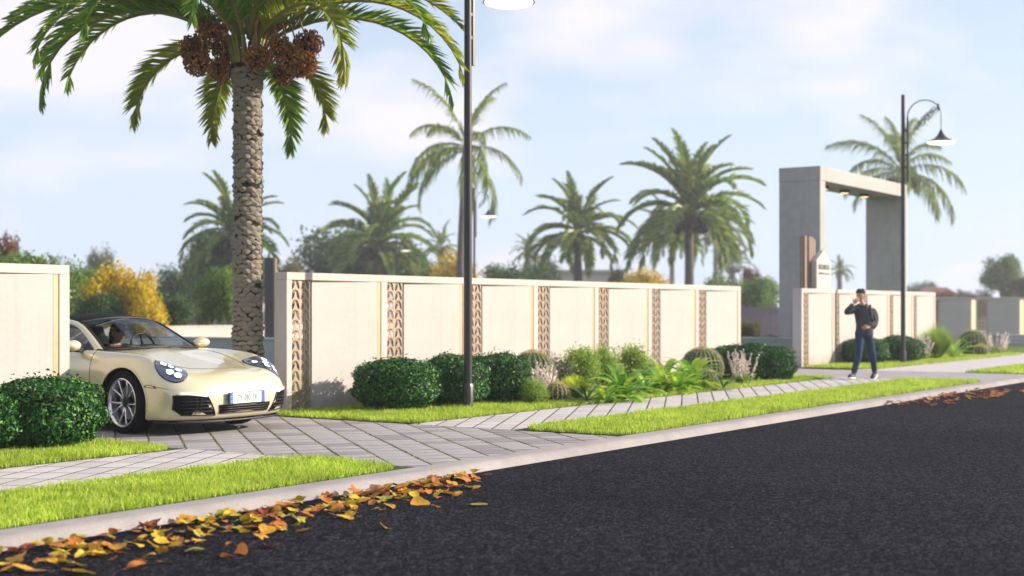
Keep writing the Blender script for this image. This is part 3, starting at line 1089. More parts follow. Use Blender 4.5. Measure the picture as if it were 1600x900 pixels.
SHRUB = [shrub_mesh(20 + i, 5200, 0.34, 0.66, 0.045, MT['light_leaf']) for i in range(2)]
SHRUB_GREY = shrub_mesh(33, 1500, 0.24, 0.5, 0.05, MT['grey_leaf'])
q = MB()
for k in range(11):
    a = rnd.uniform(0, 6.28)
    e_ = rnd.uniform(.08, .24)
    q.tube([(0, 0, 0), (math.cos(a) * e_ * .5, math.sin(a) * e_ * .5, .28), (math.cos(a) * e_, math.sin(a) * e_, .55)], [.010, .007, .003], 5)
SHRUB_STEMS = q.mesh("stems", MT['core'], True)


def shrub(px, D, sc, label, me, cat="shrub", rz=0.0):
    r = empty("leafy_shrub", at(px, D), rz)
    r.scale = sc
    tag(r, label, cat, "loose pale shrubs along the wall")
    stuff(link("foliage", me, r))
    link("stems", SHRUB_STEMS, r)


shrub(906, 23.6, (1.05, 1.05, 1.05), "leftmost light green shrub in front of the long wall, behind the lime grass tuft", SHRUB[0])
shrub(944, 24.2, (0.9, 0.9, 1.02), "middle light green shrub of the three by the long wall", SHRUB[1], rz=1.0)
shrub(992, 24.8, (1.0, 1.0, 1.06), "rightmost and tallest light green shrub of the three by the long wall", SHRUB[0], rz=2.2)
shrub(880, 23.2, (0.8, 0.8, 0.85), "thin grey-green shrub with pinkish tips at the left of the light shrubs", SHRUB_GREY)
shrub(833, 19.9, (0.62, 0.62, 0.52), "small green leafy plant at the foot of the flowering cactus", SHRUB[1], "plant")


# ---- barrel cacti -------------------------------------------------
def cactus(pos, rad, h, ribs, label, spine_len=0.05, dens=1.0):
    r = empty("barrel_cactus", pos)
    tag(r, label, "cactus", "golden barrel cacti")
    nphi, nth = ribs * 6, 26
    vs, fs = [], []
    for i in range(nth + 1):
        th = math.pi * (0.02 + 0.90 * i / nth)
        for k in range(nphi):
            ph = 2 * math.pi * k / nphi
            rb = 1 - 0.11 * (0.5 + 0.5 * math.cos(ph * ribs)) * math.sin(th)
            dip = 0.06 * math.exp(-(th / 0.25) ** 2)
            vs.append((rad * rb * math.sin(th) * math.cos(ph), rad * rb * math.sin(th) * math.sin(ph), h * (0.5 + (0.53 - dip) * math.cos(th))))
    for i in range(nth):
        for k in range(nphi):
            k2 = (k + 1) % nphi
            fs.append((i * nphi + k, (i + 1) * nphi + k, (i + 1) * nphi + k2, i * nphi + k2))
    MB().add(vs, fs).build("body", MT['cactus'], r, True)
    V = []
    for k in range(ribs):
        ph = 2 * math.pi * (k + 0.5) / ribs
        ns = int(26 * dens)
        for i in range(ns):
            th = math.pi * (0.03 + 0.84 * i / ns)
            c = Vector((rad * math.sin(th) * math.cos(ph), rad * math.sin(th) * math.sin(ph), h * (0.5 + 0.52 * math.cos(th))))
            nrm = Vector((math.sin(th) * math.cos(ph), math.sin(th) * math.sin(ph), math.cos(th)))
            for s in range(7):
                d = (nrm + Vector((random.gauss(0, .8), random.gauss(0, .8), random.gauss(0, .8)))).normalized()
                w = d.cross(nrm).normalized() * 0.0028 if d.cross(nrm).length > 1e-3 else Vector((.002, 0, 0))
                V += [c - w, c + w, c + d * spine_len * random.uniform(.6, 1.2)]
    V = np.array(V)
    stuff(link("spines", np_mesh("spines", V, np.arange(len(V)).reshape(-1, 3), MT['spine']), r))
    return r


cactus(at(832, 21.2), 0.36, 0.70, 22, "barrel cactus half hidden by pale blossom spikes, right of the clipped bushes")
cactus(at(871, 20.3), 0.17, 0.28, 16, "small spiny barrel cactus beside the lime grass tuft", 0.045)
cactus(at(1097, 24.6), 0.37, 0.66, 24, "large ribbed barrel cactus near the right end of the long wall")
cactus(at(1107, 23.9), 0.18, 0.30, 16, "small barrel cactus tucked between broad leaves and the large cactus", 0.045)
cactus(at(1520, 41), 0.40, 0.72, 22, "distant barrel cactus at the far right, before the shaded wall")
cactus(at(1533, 40.2), 0.20, 0.34, 14, "small distant barrel cactus in front of the larger one at far right", 0.05)


# ---- blossom spikes -----------------------------------------------
def spikes(pos, n, spread, h, label, stout=1.0):
    r = empty("flower_spikes", pos)
    tag(r, label, "flowers", "plants with pale blossom spikes")
    q = MB()
    C = []
    for k in range(n):
        a, d = random.uniform(0, 6.28), spread * math.sqrt(random.random())
        b0 = Vector((math.cos(a) * d * .5, math.sin(a) * d * .5, 0))
        hh = h * random.uniform(.65, 1.1)
        tip = Vector((math.cos(a) * d * 1.35, math.sin(a) * d * 1.35, hh))
        q.tube([b0, (b0 + tip) / 2 + Vector((0, 0, .04)), tip], [.006, .004, .002], 4)
        for i in range(46):
            t = random.uniform(.35, 1.0)
            c = b0.lerp(tip, t) + Vector((random.gauss(0, 1), random.gauss(0, 1), random.gauss(0, 1))) * 0.016 * stout * (1.25 - t)
            C.append(c)
    st_ = q.build("stem", MT['core'], r)
    st_.name = "stems"
    C = np.array([c[:] for c in C])
    V, F = np_leaves(C, RNG.normal(size=C.shape), 0.030 * stout, 0.8, 0.2)
    stuff(link("blossoms", np_mesh("blossoms", V, F, MT['blossom']), r))
    m = n * 16
    C = np.stack([RNG.normal(0, spread * .45, m), RNG.normal(0, spread * .45, m), RNG.uniform(.02, h * .35, m)], 1)
    V, F = np_leaves(C, RNG.normal(size=C.shape), 0.06, 0.3, 0.2)
    stuff(link("leaves", np_mesh("leaves", V, F, MT['light_leaf']), r))


spikes(at(838, 20.35), 38, 0.24, 0.52, "white blossom spikes standing in front of the cactus beside the clipped bushes", 1.3)
spikes(at(860, 20.7), 10, 0.12, 0.40, "few white blossom spikes between the flowering cactus and the small cactus", 1.2)
spikes(at(1160, 24.9), 24, 0.24, 0.60, "pinkish grass plumes right of the large barrel cactus", 1.1)
spikes(at(1440, 37), 22, 0.3, 0.62, "distant pink plumes right of the curled-arm lamp post", 1.6)
spikes(at(1555, 41.5), 18, 0.35, 0.60, "distant pink plumes at the far right end of the planting", 1.8)


# ---- arching leaf rosettes ---------------------------------------
def strap_leaf(L, w, e0, bend, fold=0.25, n=9, tipw=0.0):
    """One arching strap leaf along +X, V-folded, with a thickness."""
    P = [(0, 0)]
    x = z = 0
    for i in range(n):
        a = e0 - bend * ((i + .5) / n) ** 1.3
        x += math.cos(a) * L / n
        z += math.sin(a) * L / n
        P.append((x, z))
    rows = []
    for i, (x, z) in enumerate(P):
        t = i / n
        ww = w * (0.35 + 0.65 * math.sin(min(t / 0.55, 1) * math.pi / 2)) * (1 - max(0, (t - .55) / .45) ** 1.8) + tipw
        rows.append([(x, -ww, z + ww * fold), (x, 0, z), (x, ww, z + ww * fold)])
    return MB().grid(rows)


def rosette(pos, n, L, w, mats, label, name, cat, group, e_lo=R(15), e_hi=R(75), bend=R(75), seed=1):
    rr = random.Random(seed)
    r = empty(name, pos, rr.uniform(0, 6))
    tag(r, label, cat, group)
    lib = []
    for k in range(5):
        e0 = e_lo + (e_hi - e_lo) * k / 4
        for m in mats:
            lib.append((e0, strap_leaf(L * (0.8 + 0.08 * k), w, e0, bend * (0.75 + 0.1 * k)).mesh("leaf", m, True)))
    for i in range(n):
        e0, me = lib[int(i / n * 5) * len(mats) + rr.randrange(len(mats))]
        o = link("leaf", me, r)
        o.rotation_euler = (rr.gauss(0, .12), rr.gauss(0, .1), i * 2.39996 + rr.gauss(0, .15))
        s = rr.uniform(.85, 1.12)
        o.scale = (s, s, s)
        o.location = (0, 0, 0.02 + 0.05 * i / n)
    return r


BRD = [MT['broad'], MT['broad2']]
G1 = "broad-leaved green plants in the bed"
rosette(at(972, 20.6), 46, 0.64, 0.056, BRD, "broad-leaved arching plant nearest the lime grass tuft", "broad_leaf_plant", "plant", G1, seed=2)
rosette(at(945, 20.2), 20, 0.42, 0.045, BRD, "low broad-leaved plant right behind the front agave", "broad_leaf_plant", "plant", G1, seed=12)
rosette(at(1038, 22.6), 44, 0.68, 0.060, BRD, "middle broad-leaved arching plant of the three in the bed", "broad_leaf_plant", "plant", G1, seed=3)
rosette(at(1082, 23.3), 44, 0.66, 0.060, BRD, "broad-leaved arching plant in front of the large barrel cactus", "broad_leaf_plant", "plant", G1, seed=4)
rosette(at(1062, 22.4), 24, 0.5, 0.05, BRD, "low broad-leaved plant filling the gap beside the path, left of the small cactus", "broad_leaf_plant", "plant", G1, seed=14)
rosette(at(1008, 21.8), 28, 0.45, 0.045, BRD, "small broad-leaved plant between two larger arching ones", "broad_leaf_plant", "plant", G1, seed=9)
rosette(at(1490, 38.5), 26, 0.95, 0.06, BRD, "distant green arching plant right of the curled-arm lamp", "broad_leaf_plant", "plant", G1, seed=5)
AG = [MT['agave']]
rosette(at(917, 19.9), 14, 0.42, 0.020, AG, "dark spiky agave in front of the lime grass tuft", "agave", "agave", "small dark agaves", R(5), R(60), R(25), 6)
rosette(at(1130, 23.3), 14, 0.40, 0.022, AG, "dark spiky agave between broad leaves and pink plumes", "agave", "agave", "small dark agaves", R(5), R(60), R(25), 7)


def tuft(pos, rad, h, n, label, mat):
    r = empty("grass_tuft", pos)
    tag(r, label, "grass tuft")
    a = RNG.uniform(0, 6.283, n)
    out = np.sqrt(RNG.uniform(0, 1, n))
    th = out * 1.25
    Lh = h * RNG.uniform(.75, 1.15, n)
    px_, py_ = np.cos(a), np.sin(a)
    V = np.empty((n, 5, 3))
    w = 0.0042
    bx_, by_ = px_ * rad * .15 * out, py_ * rad * .15 * out
    mx_, my_, mz = bx_ + px_ * rad * .55 * np.sin(th), by_ + py_ * rad * .55 * np.sin(th), Lh * .62 * np.cos(th * .6)
    tx_, ty_, tz = bx_ + px_ * rad * 1.05 * np.sin(th), by_ + py_ * rad * 1.05 * np.sin(th), Lh * np.cos(th * .85)
    V[:, 0] = np.stack([bx_ - py_ * w, by_ + px_ * w, 0 * a], 1)
    V[:, 1] = np.stack([bx_ + py_ * w, by_ - px_ * w, 0 * a], 1)
    V[:, 2] = np.stack([mx_ + py_ * w, my_ - px_ * w, mz], 1)
    V[:, 3] = np.stack([mx_ - py_ * w, my_ + px_ * w, mz], 1)
    V[:, 4] = np.stack([tx_, ty_, tz], 1)
    i = np.arange(n) * 5
    F = np.concatenate([np.stack([i, i + 1, i + 2], 1), np.stack([i, i + 2, i + 3], 1), np.stack([i + 3, i + 2, i + 4], 1)])
    stuff(link("blades", np_mesh("blades", V.reshape(-1, 3), F, mat), r))


tuft(at(896, 20.7), 0.27, 0.37, 3200, "fine lime-yellow grass tuft between the small cactus and the broad leaves", MT['tuft'])
tuft(at(1462, 37.5), 0.6, 0.95, 2600, "tall bright green grass clump right of the curled-arm lamp", MT['light_leaf'])
# ================================================================== palms
RIGHT_AZ = HEAD - R(90)        # world azimuth of "to the right in the photo"


def frond_mesh(L, e0, bend, pairs, leaf_len, leaf_w, mat, seed=0, vee=0.35, power=1.25, hang=0.25, name="frond"):
    """Feather leaf along +X: rachis tube plus folded leaflets, as one part."""
    rr = random.Random(seed)
    n = 16
    P, T = [Vector((0, 0, 0))], []
    for i in range(n):
        a = e0 - bend * ((i + .5) / n) ** power
        T.append(Vector((math.cos(a), 0, math.sin(a))))
        P.append(P[-1] + T[-1] * (L / n))
    T.append(T[-1])
    mb = MB()
    mb.cur = 1
    mb.tube(P, [0.030 * L / 3 * (1 - .85 * i / n) + .002 for i in range(n + 1)], 5)
    mb.cur = 0
    Y = Vector((0, 1, 0))
    for i in range(pairs):
        s = 0.10 + 0.90 * (i + rr.uniform(-.2, .2)) / pairs
        s = min(s, 0.995)
        k = min(int(s * n), n - 1)
        p = P[k].lerp(P[k + 1], s * n - k)
        t = T[k]
        up = t.cross(Y) * -1
        if up.z < 0 and abs(t.z) < 0.9:
            up = -up
        prof = (0.35 + 0.65 * min(1, s / 0.3)) * (1 - 0.72 * max(0, (s - .45) / .55) ** 1.6)
        for sg in (-1, 1):
            ll = leaf_len * prof * rr.uniform(.85, 1.12)
            fw = R(38) + R(28) * s + rr.gauss(0, .07)
            d = (Y * sg * math.cos(fw) + t * math.sin(fw) + up * (vee + rr.gauss(0, .09))).normalized()
            wv = t.cross(d).cross(d)
            wv = (t - d * t.dot(d)).normalized()
            w = leaf_w * rr.uniform(.8, 1.15) * (0.7 + 0.3 * prof)
            mid = p + d * ll * .5
            tip = p + d * ll + Vector((0, 0, -hang * ll * rr.uniform(.5, 1.3)))
            nn = d.cross(wv) * (w * .35)
            mb.add([p - wv * w * .35, p + wv * w * .35, mid + wv * w * .5 - nn, mid - nn * -.2, mid - wv * w * .5 - nn, tip],
                   [(0, 1, 2, 3), (0, 3, 4), (3, 2, 5), (4, 3, 5)])
    return mb.mesh(name, [mat, MT['rachis']])


BOOT = MB()
# one old leaf base: a lens-shaped scar with a thick torn lip, standing proud of the bark
BOOT.add([(0, -.5, 0), (0, .5, 0), (.45, -.26, .34), (.55, 0, .50), (.45, .26, .34), (.50, -.25, -.22), (.55, 0, -.38), (.50, .25, -.22), (1.0, 0, .06), (.0, -.28, -.34), (0, 0, -.55), (0, .28, -.34), (0, -.28, .45), (0, 0, .62), (0, .28, .45)],
         [(0, 5, 2), (2, 5, 8), (2, 8, 3), (3, 8, 4), (4, 8, 7), (4, 7, 1), (5, 6, 8), (6, 7, 8), (0, 9, 5), (9, 10, 6, 5), (10, 11, 7, 6), (11, 1, 7), (0, 2, 12), (2, 3, 13, 12), (3, 4, 14, 13), (4, 1, 14)])


def palm_trunk(root, h, r0, r1, mat, detailed=False):
    q = MB()
    prof = []
    for i in range(25):
        t = i / 24
        r = r0 + (r1 - r0) * min(1, t / .35) + 0.35 * r1 * max(0, (t - .93) / .07)
        prof.append((r * (0.93 if detailed else 1 + .06 * (i % 2)), h * t))
    q.lathe(prof + [(0, h)], 18)
    q.build("trunk", mat, root, True)
    if not detailed:
        return
    me = BOOT.mesh("leaf_base", MT['boot'])
    rest = MB()
    cam_a = math.atan2(-root.location.y, -root.location.x)
    rows, per = 72, 9
    made = 0
    for j in range(rows):
        z = h * (j + .5) / rows * 0.985
        t = z / h
        r = r0 + (r1 - r0) * min(1, t / .35) + 0.35 * r1 * max(0, (t - .93) / .07)
        for k in range(per):
            a = 2 * math.pi * (k + .5 * (j % 2)) / per + random.gauss(0, .04)
            if random.random() < .035:
                continue
            wv = 2 * math.pi * r / per * random.uniform(1.02, 1.38)
            hv = h / rows * random.uniform(.95, 1.5)
            dv = 0.036 * random.uniform(.6, 1.5)
            facing = math.cos(a - cam_a)
            zj = z + random.gauss(0, .006)
            if facing > 0.12 and made < 300 and 0.2 < t:
                o = link("leaf_base", me, root, (math.cos(a) * r * .93, math.sin(a) * r * .93, zj))
                o.rotation_euler = (random.gauss(0, .25), random.gauss(0, .22), a)
                o.scale = (dv, wv, hv)
                made += 1
            else:
                M0 = Matrix.Translation((math.cos(a) * r * .93, math.sin(a) * r * .93, zj)) @ Matrix.Rotation(a, 4, 'Z') @ Matrix.Diagonal((dv, wv, hv, 1))
                rest.add([M0 @ Vector(v) for v in BOOT.v], BOOT.f)
    stuff(rest.build("leaf_base_rings", MT['boot'], root))


def date_bunch_mesh(seed, r=0.2, n=430, drop=0.0):
    rr = random.Random(seed)
    q = MB()
    q.cur = 0
    for i in range(n):
        d = Vector((rr.gauss(0, 1), rr.gauss(0, 1), rr.gauss(0, 1))).normalized()
        c = d * r * rr.uniform(.62, 1.0)
        c.z *= .92
        s = 0.0165 * rr.uniform(.85, 1.2)
        vs = [c + Vector(v) * s for v in ((1, 0, 0), (0, 1, 0), (-1, 0, 0), (0, -1, 0), (0, 0, 1.35), (0, 0, -1.35))]
        q.add(vs, [(0, 1, 4), (1, 2, 4), (2, 3, 4), (3, 0, 4), (1, 0, 5), (2, 1, 5), (3, 2, 5), (0, 3, 5)])
    q.cur = 1
    for i in range(26):
        d = Vector((rr.gauss(0, 1), rr.gauss(0, 1), rr.gauss(0, 1))).normalized()
        q.tube([(0, 0, r * .3), d * r * rr.uniform(.8, 1.12)], [.006, .003], 3, False)
    q.ball((0, 0, 0), (r * .6, r * .6, r * .55), 8, 6)
    return q.mesh("date_bunch", [MT['date'], MT['bark']])


# ---- the big palm beside the car -----------------------------------
pm = empty("date_palm", (13.36, 13.22, 0))
tag(pm, "big date palm beside the car, with thick scaly trunk and hanging bunches of brown dates", "palm tree")
TH = 4.55
palm_trunk(pm, TH, 0.222, 0.178, MT['bark'], True)
main_fronds = [  # azimuth from photo-right, rise, bend, length
    (182, 40, 64, 3.35), (172, 34, 72, 3.2), (190, 30, 85, 3.1), (176, 38, 118, 3.0), (196, 30, 128, 3.0), (160, 34, 110, 3.0), (205, 52, 95, 3.2), (150, 14, 96, 2.2),
    (118, 2, 88, 1.85), (78, -2, 80, 2.0), (58, 8, 92, 1.8), (100, 12, 90, 1.9), (-4, 36, 118, 3.05), (12, 32, 122, 3.0), (-14, 40, 82, 3.3),
    (4, 50, 78, 3.25), (24, 46, 100, 3.1), (-30, 42, 118, 3.0), (-96, 44, 125, 2.4), (-70, 48, 118, 2.7), (-125, 40, 120, 2.8),
    (-150, 36, 118, 2.9), (-50, 30, 125, 2.7), (170, 60, 80, 3.2), (10, 62, 80, 3.2), (40, 56, 88, 3.1), (140, 55, 90, 3.1), (-165, 62, 80, 3.1),
    (-40, 64, 78, 3.1), (-110, 66, 80, 2.9), (90, 62, 85, 3.0), (65, 72, 60, 3.0), (-80, 76, 60, 2.9), (-10, 78, 50, 3.0), (120, 74, 58, 3.0), (-140, 78, 50, 3.0), (180, 80, 45, 3.0)]
for i, (az, e0, bend, L) in enumerate(main_fronds):
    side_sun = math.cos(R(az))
    mt = MT['frond_sun_old'] if (side_sun > 0.3 and i % 2 == 0) or i in (7, 8) else MT['frond']  # alternate sun-side fronds get the sunlit colour; two low ones are yellowed
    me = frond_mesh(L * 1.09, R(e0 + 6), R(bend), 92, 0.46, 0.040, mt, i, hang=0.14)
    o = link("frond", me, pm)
    a = RIGHT_AZ + R(az)
    rad = 0.16 if e0 < 50 else 0.08
    o.location = (math.cos(a) * rad, math.sin(a) * rad, TH + 0.10 + 0.35 * max(0, min(1, (e0) / 80)))
    o.rotation_euler = (random.gauss(0, .12), 0, a)
bm_ = [date_bunch_mesh(i) for i in range(3)]
for i, (px, py, off) in enumerate(((330, 46, -.15), (303, 76, -.05), (345, 110, .0), (309, 98, -.2), (402, 91, -.38), (436, 75, -.3), (482, 68, .0), (472, 100, -.15),
                                   (443, 116, .1), (455, 92, -.25), (352, 78, .15))):
    D0 = 18.45
    p = at(px, D0 + off, height(py, D0 + off)) - Vector((13.36, 13.22, 0))
    o = link("date_bunch", bm_[i % 3], pm, p)
    s = random.uniform(.85, 1.05) * (0.85 if px in (345, 443) else 1.0)
    o.scale = (s, s, s)
    o.rotation_euler = (random.uniform(-.3, .3), random.uniform(-.3, .3), random.uniform(0, 6))
    c = Vector((p.x * .25, p.y * .25, TH + 0.25))
    k = Vector((p.x * .8, p.y * .8, max(p.z + .42, TH + .5)))
    MB().tube([c, c.lerp(k, .6) + Vector((0, 0, .1)), k, p], [.022, .018, .014, .01], 5).build("date_stalk", MT['date_stalk'], pm, True)
# sheath of young leaf bases under the crown
q = MB()
for k in range(20):
    a = k * 2.4
    q.tube([(math.cos(a) * .16, math.sin(a) * .16, TH - .1 - .1 * (k % 3)), (math.cos(a) * .20, math.sin(a) * .20, TH + .12), (math.cos(a) * .28, math.sin(a) * .28, TH + .36)], [.04, .032, .022], 5)
q.build("crown_shaft", MT['rachis'], pm, True)

# ---- shared fronds for the palms in the distance ----------------------
FARF = [frond_mesh(3.0, R(e0), R(b), 34, 0.56, 0.095, MT['frond_far'], 50 + i) for i, (e0, b) in enumerate(((82, 45), (66, 70), (48, 88), (30, 96), (12, 95), (-8, 75)))]
COCO = [frond_mesh(3.4, R(e0), R(b), 34, 0.62, 0.075, MT['frond_far'], 70 + i, vee=-0.15, hang=0.75) for i, (e0, b) in enumerate(((75, 60), (50, 85), (28, 95), (5, 100), (-20, 85)))]
FAR_BUNCH = date_bunch_mesh(9, 0.42, 120)
MT['orange_bunch'] = material("orange_date_bunch", (0.42, 0.12, 0.03), 0.5)


def far_palm(px, D, top_py, radius, label, n=38, lib=None, trunk_r=0.22, dates=True, crown_py=None, lean=0.0, tr_mat='trunk'):
    k_ = 1.55                                            # these stand well beyond the gardens
    D, radius, trunk_r, lean = D * k_, radius * k_, trunk_r * k_, lean * k_
    pos = at(px, D)
    r = empty("palm_tree", pos)
    tag(r, label, "palm tree", "palms behind the walls")
    lib = lib or FARF
    s = radius / 2.5
    zc = height(crown_py, D) if crown_py else max(height(top_py, D) - 2.6 * s, 1.0)
    q = MB()
    lx = math.cos(RIGHT_AZ) * lean, math.sin(RIGHT_AZ) * lean
    q.tube([(0, 0, 0), (lx[0] * .3, lx[1] * .3, zc * .45), (lx[0], lx[1], zc + .1)], [trunk_r * 1.25, trunk_r, trunk_r * .9], 10)
    q.build("trunk", MT[tr_mat], r, True)
    rr = random.Random(int(px))
    for i in range(n):
        t = (i + .5) / n
        k = min(int(t * len(lib)), len(lib) - 1)
        o = link("frond", lib[k], r)
        o.rotation_euler = (rr.gauss(0, .15), rr.gauss(0, .08), i * 2.39996 + rr.gauss(0, .2))
        ss = s * rr.uniform(.85, 1.1)
        o.scale = (ss, ss, ss)
        o.location = (lx[0], lx[1], zc + .25 * s * (1 - t))
    if dates:
        for k in range(5):
            a = k * 1.3 + rr.random()
            o = link("date_bunch", FAR_BUNCH, r, (lx[0] + math.cos(a) * .55 * s, lx[1] + math.sin(a) * .55 * s, zc - .35 * s))
            o.scale = (s, s, s * 1.1)
    return r


far_palm(1077, 60, 205, 3.1, "largest of the hazy date palms, rising behind the right half of the long wall", 44, trunk_r=.2, crown_py=338)
far_palm(903, 64, 280, 2.45, "smaller date palm behind the middle of the long wall, left of the largest one", 38, trunk_r=.2, crown_py=368)
far_palm(717, 52, 150, 2.2, "tall thin coconut palm with drooping sparse fronds right beside the near lamp post", 15, COCO, .14, False, 235, 0.25)
far_palm(1408, 66, 150, 2.75, "sparse palm towering behind the gateway, crossed by the curled-arm lamp", 17, COCO[:4], .2, True, 272)
far_palm(366, 52, 318, 2.0, "palm half hidden behind the thick scaly trunk", 32, crown_py=372)
far_palm(592, 66, 322, 2.9, "hazy palm with orange date bunches behind the left part of the long wall", 36, crown_py=385)
far_palm(1050, 125, 330, 3.4, "faint far palm seen through the lower fronds of the largest date palm, left one", 24, crown_py=370)
far_palm(1118, 128, 330, 3.5, "faint far palm seen beneath the right fronds of the largest date palm", 24, crown_py=368)
far_palm(826, 110, 345, 1.5, "faint far palm between the near lamp post and the smaller date palm", 24, crown_py=396)
far_palm(690, 100, 345, 1.6, "faint small palm at the foot of the tall coconut palm", 20, crown_py=388)
far_palm(1312, 110, 395, 1.1, "faint small palm seen through the gateway opening beside the house-shaped sign", 22, crown_py=424)
far_palm(1145, 120, 400, 2.0, "faintest small palm just left of the gateway", 20, crown_py=418)


# ================================================================== broadleaf trees
def crown_mesh(seed, n, leaf, mat, lobes=16, clump=60, flat=1.0, spread=.36):
    """Unit crown (about 1 m radius): clumps of leaf faces thrown round uneven lobes."""
    rng = np.random.default_rng(seed)
    lob = unit_dirs(lobes, rng) * rng.uniform(.25, .75, (lobes, 1))
    lob[:, 2] *= flat
    lr = rng.uniform(spread * .7, spread * 1.3, lobes)
    m = n // clump
    w = rng.integers(0, lobes, m)
    d = unit_dirs(m, rng)
    c = lob[w] + d * (lr[w] * rng.uniform(.55, 1.05, m))[:, None]
    P = (c[:, None] + rng.normal(0, leaf * 1.3, (m, clump, 3))).reshape(-1, 3)
    nr = rng.normal(size=P.shape) + np.array([0, 0, .5])
    V, F = np_leaves(P, nr, leaf, .6, .2, rng)
    return np_mesh("crown", V, F, mat)


TM = {
    'green': material("tree_leaf_green", (0.055, 0.14, 0.022), .5, spec=.3, island=[(0.12, 0.23, 0.03), (0.27, 0.36, 0.05)], trans=.35),
    'dark': material("tree_leaf_dark", (0.032, 0.088, 0.024), .5, spec=.3, island=[(0.06, 0.135, 0.03), (0.13, 0.20, 0.04)], trans=.3),
    'yellow': material("tree_leaf_yellow", (0.70, 0.50, 0.02), .5, spec=.2, island=[(0.80, 0.62, 0.04), (0.60, 0.40, 0.015), (0.22, 0.25, 0.03)], trans=.35),
    'red': material("tree_leaf_red", (0.16, 0.05, 0.035), .5, spec=.2, island=[(0.24, 0.09, 0.05), (0.06, 0.08, 0.025)], trans=.3),
    'olive': material("tree_leaf_olive", (0.09, 0.10, 0.03), .5, spec=.2, island=[(0.14, 0.15, 0.04), (0.20, 0.19, 0.06)], trans=.3),
}
CR = {k: [crown_mesh(100 + 7 * i + j, 12000, .095, m, lobes=14 + 3 * j) for j in range(2)] for i, (k, m) in enumerate(TM.items())}
BLO = [crown_mesh(300, 260, .06, material("white_blossom", (.75, .68, .6), .6, trans=.2), 20, 4), crown_mesh(301, 420, .06, material("rose_blossom", (.5, .16, .12), .6, trans=.2), 6, 14)]


def limb_mesh(seed):
    rr = random.Random(seed)
    q = MB()
    q.tube([(0, 0, 0), (.03, .02, .45), (.0, .03, .8)], [.085, .065, .05], 8)
    for k in range(7):
        a = k * 2.4 + rr.random()
        z = rr.uniform(.5, .8)
        e_ = rr.uniform(.35, .65)
        q.tube([(0.01, .02, z), (math.cos(a) * e_ * .5, math.sin(a) * e_ * .5, z + .3), (math.cos(a) * e_, math.sin(a) * e_, z + .55)], [.042, .028, .012], 6)
    return q.mesh("trunk", MT['trunk'], True)


LIMB = [limb_mesh(i) for i in range(3)]


def tree(px, D, top_py, width_px, kind, label, name="broadleaf_tree", cat="tree", blossom=None, low=0.12, k=0):
    if D > 53:
        D *= 1.5
    pos = at(px, D)
    h = max(height(top_py, D), 0.9)
    rx = width_px * D / FPX / 2
    r = empty(name, pos, random.uniform(0, 6))
    tag(r, label, cat, "trees and bushes behind the walls")
    zc, rz_ = h * (.5 + low / 2), h * (.5 - low / 2)
    c = link("crown", CR[kind][k % 2], r, (0, 0, zc))
    c.scale = (rx, rx, rz_)
    t = link("trunk", LIMB[k % 3], r)
    t.scale = (rx * 1.0, rx * 1.0, zc * .85)
    if blossom is not None:
        b_ = link("blossom", BLO[blossom], r, (0, 0, zc))
        b_.scale = (rx * 1.03, rx * 1.03, rz_ * 1.03)
    return r


tree(22, 45, 385, 150, 'green', "green tree dotted with white blossom above the wall in the top left corner region", blossom=0)
tree(12, 47, 360, 60, 'red', "reddish flowering treetop at the left frame edge above the wall", k=1)
tree(80, 46, 398, 95, 'green', "green blossoming bush directly above the right end of the left wall", blossom=0, k=1)
tree(128, 50, 412, 90, 'green', "green white-flowered bush between the left wall and the yellow tree", blossom=0)
tree(186, 44, 396, 112, 'yellow', "taller yellow-leaved tree behind the roof of the car")
tree(226, 43.4, 426, 84, 'yellow', "lower yellow-leaved bush right of the taller yellow tree", k=1)
tree(160, 80, 388, 50, 'olive', "dull far treetop peeping up behind the yellow tree")
tree(152, 43, 450, 90, 'dark', "dark green bush under the yellow tree at its left", k=1)
tree(286, 56, 408, 90, 'dark', "dark green bush with pale blossom between the yellow tree and the palm trunk", blossom=0)
tree(326, 54, 352, 90, 'green', "tall leaning green tree left of the palm trunk, partly behind it")
tree(310, 58, 375, 70, 'red', "dark red-leaved tree behind the tall green tree left of the palm trunk", k=1)
tree(345, 47, 415, 70, 'green', "yellow-green bush at the left foot of the palm trunk, beyond the cream garden wall", k=1)
tree(258, 48, 455, 90, 'dark', "low dark bush just above the far right part of the car roof")
tree(395, 58, 395, 60, 'green', "green bush seen between the palm trunk and the dark gate post")
tree(455, 62, 402, 70, 'olive', "olive bush behind the left end of the long wall", k=1)
tree(540, 74, 350, 165, 'dark', "big blue-green tree left of the orange-fruited palm")
tree(635, 72, 370, 120, 'dark', "dark hazy tree right of the orange-fruited palm", k=1)
tree(700, 56, 396, 100, 'yellow', "yellow flowering tree at the foot of the coconut palm, behind the near lamp post", k=1)
tree(672, 58, 408, 50, 'green', "green bush left of the yellow tree by the near lamp post")
tree(800, 64, 408, 110, 'green', "green bush above the wall right of the near lamp post")
tree(850, 80, 398, 70, 'dark', "faint dark tree behind the wall between the two bushes left of the smaller date palm", k=1)
tree(1010, 58, 408, 100, 'yellow', "yellow flowering tree left of the trunk of the largest date palm")
tree(965, 62, 418, 50, 'olive', "olive bush at the left side of the yellow tree near the largest palm", k=1)
tree(1130, 56, 430, 80, 'green', "green blossoming bush right of the trunk of the largest date palm", blossom=0, k=1)
tree(1185, 54, 428, 80, 'green', "green flowering bush beside the gateway's left pillar", blossom=0)
tree(1175, 62, 414, 40, 'red', "small red-topped bush just left of the gateway", k=1)
tree(1170, 44, 500, 40, 'olive', "low olive shrub above the grey wall between the long wall and the gateway")
tree(1565, 82, 394, 72, 'green', "round-headed green tree near the right edge, above the shaded wall", low=.4)
tree(1592, 70, 425, 60, 'olive', "olive tree cut by the right edge above the shaded wall", k=1)
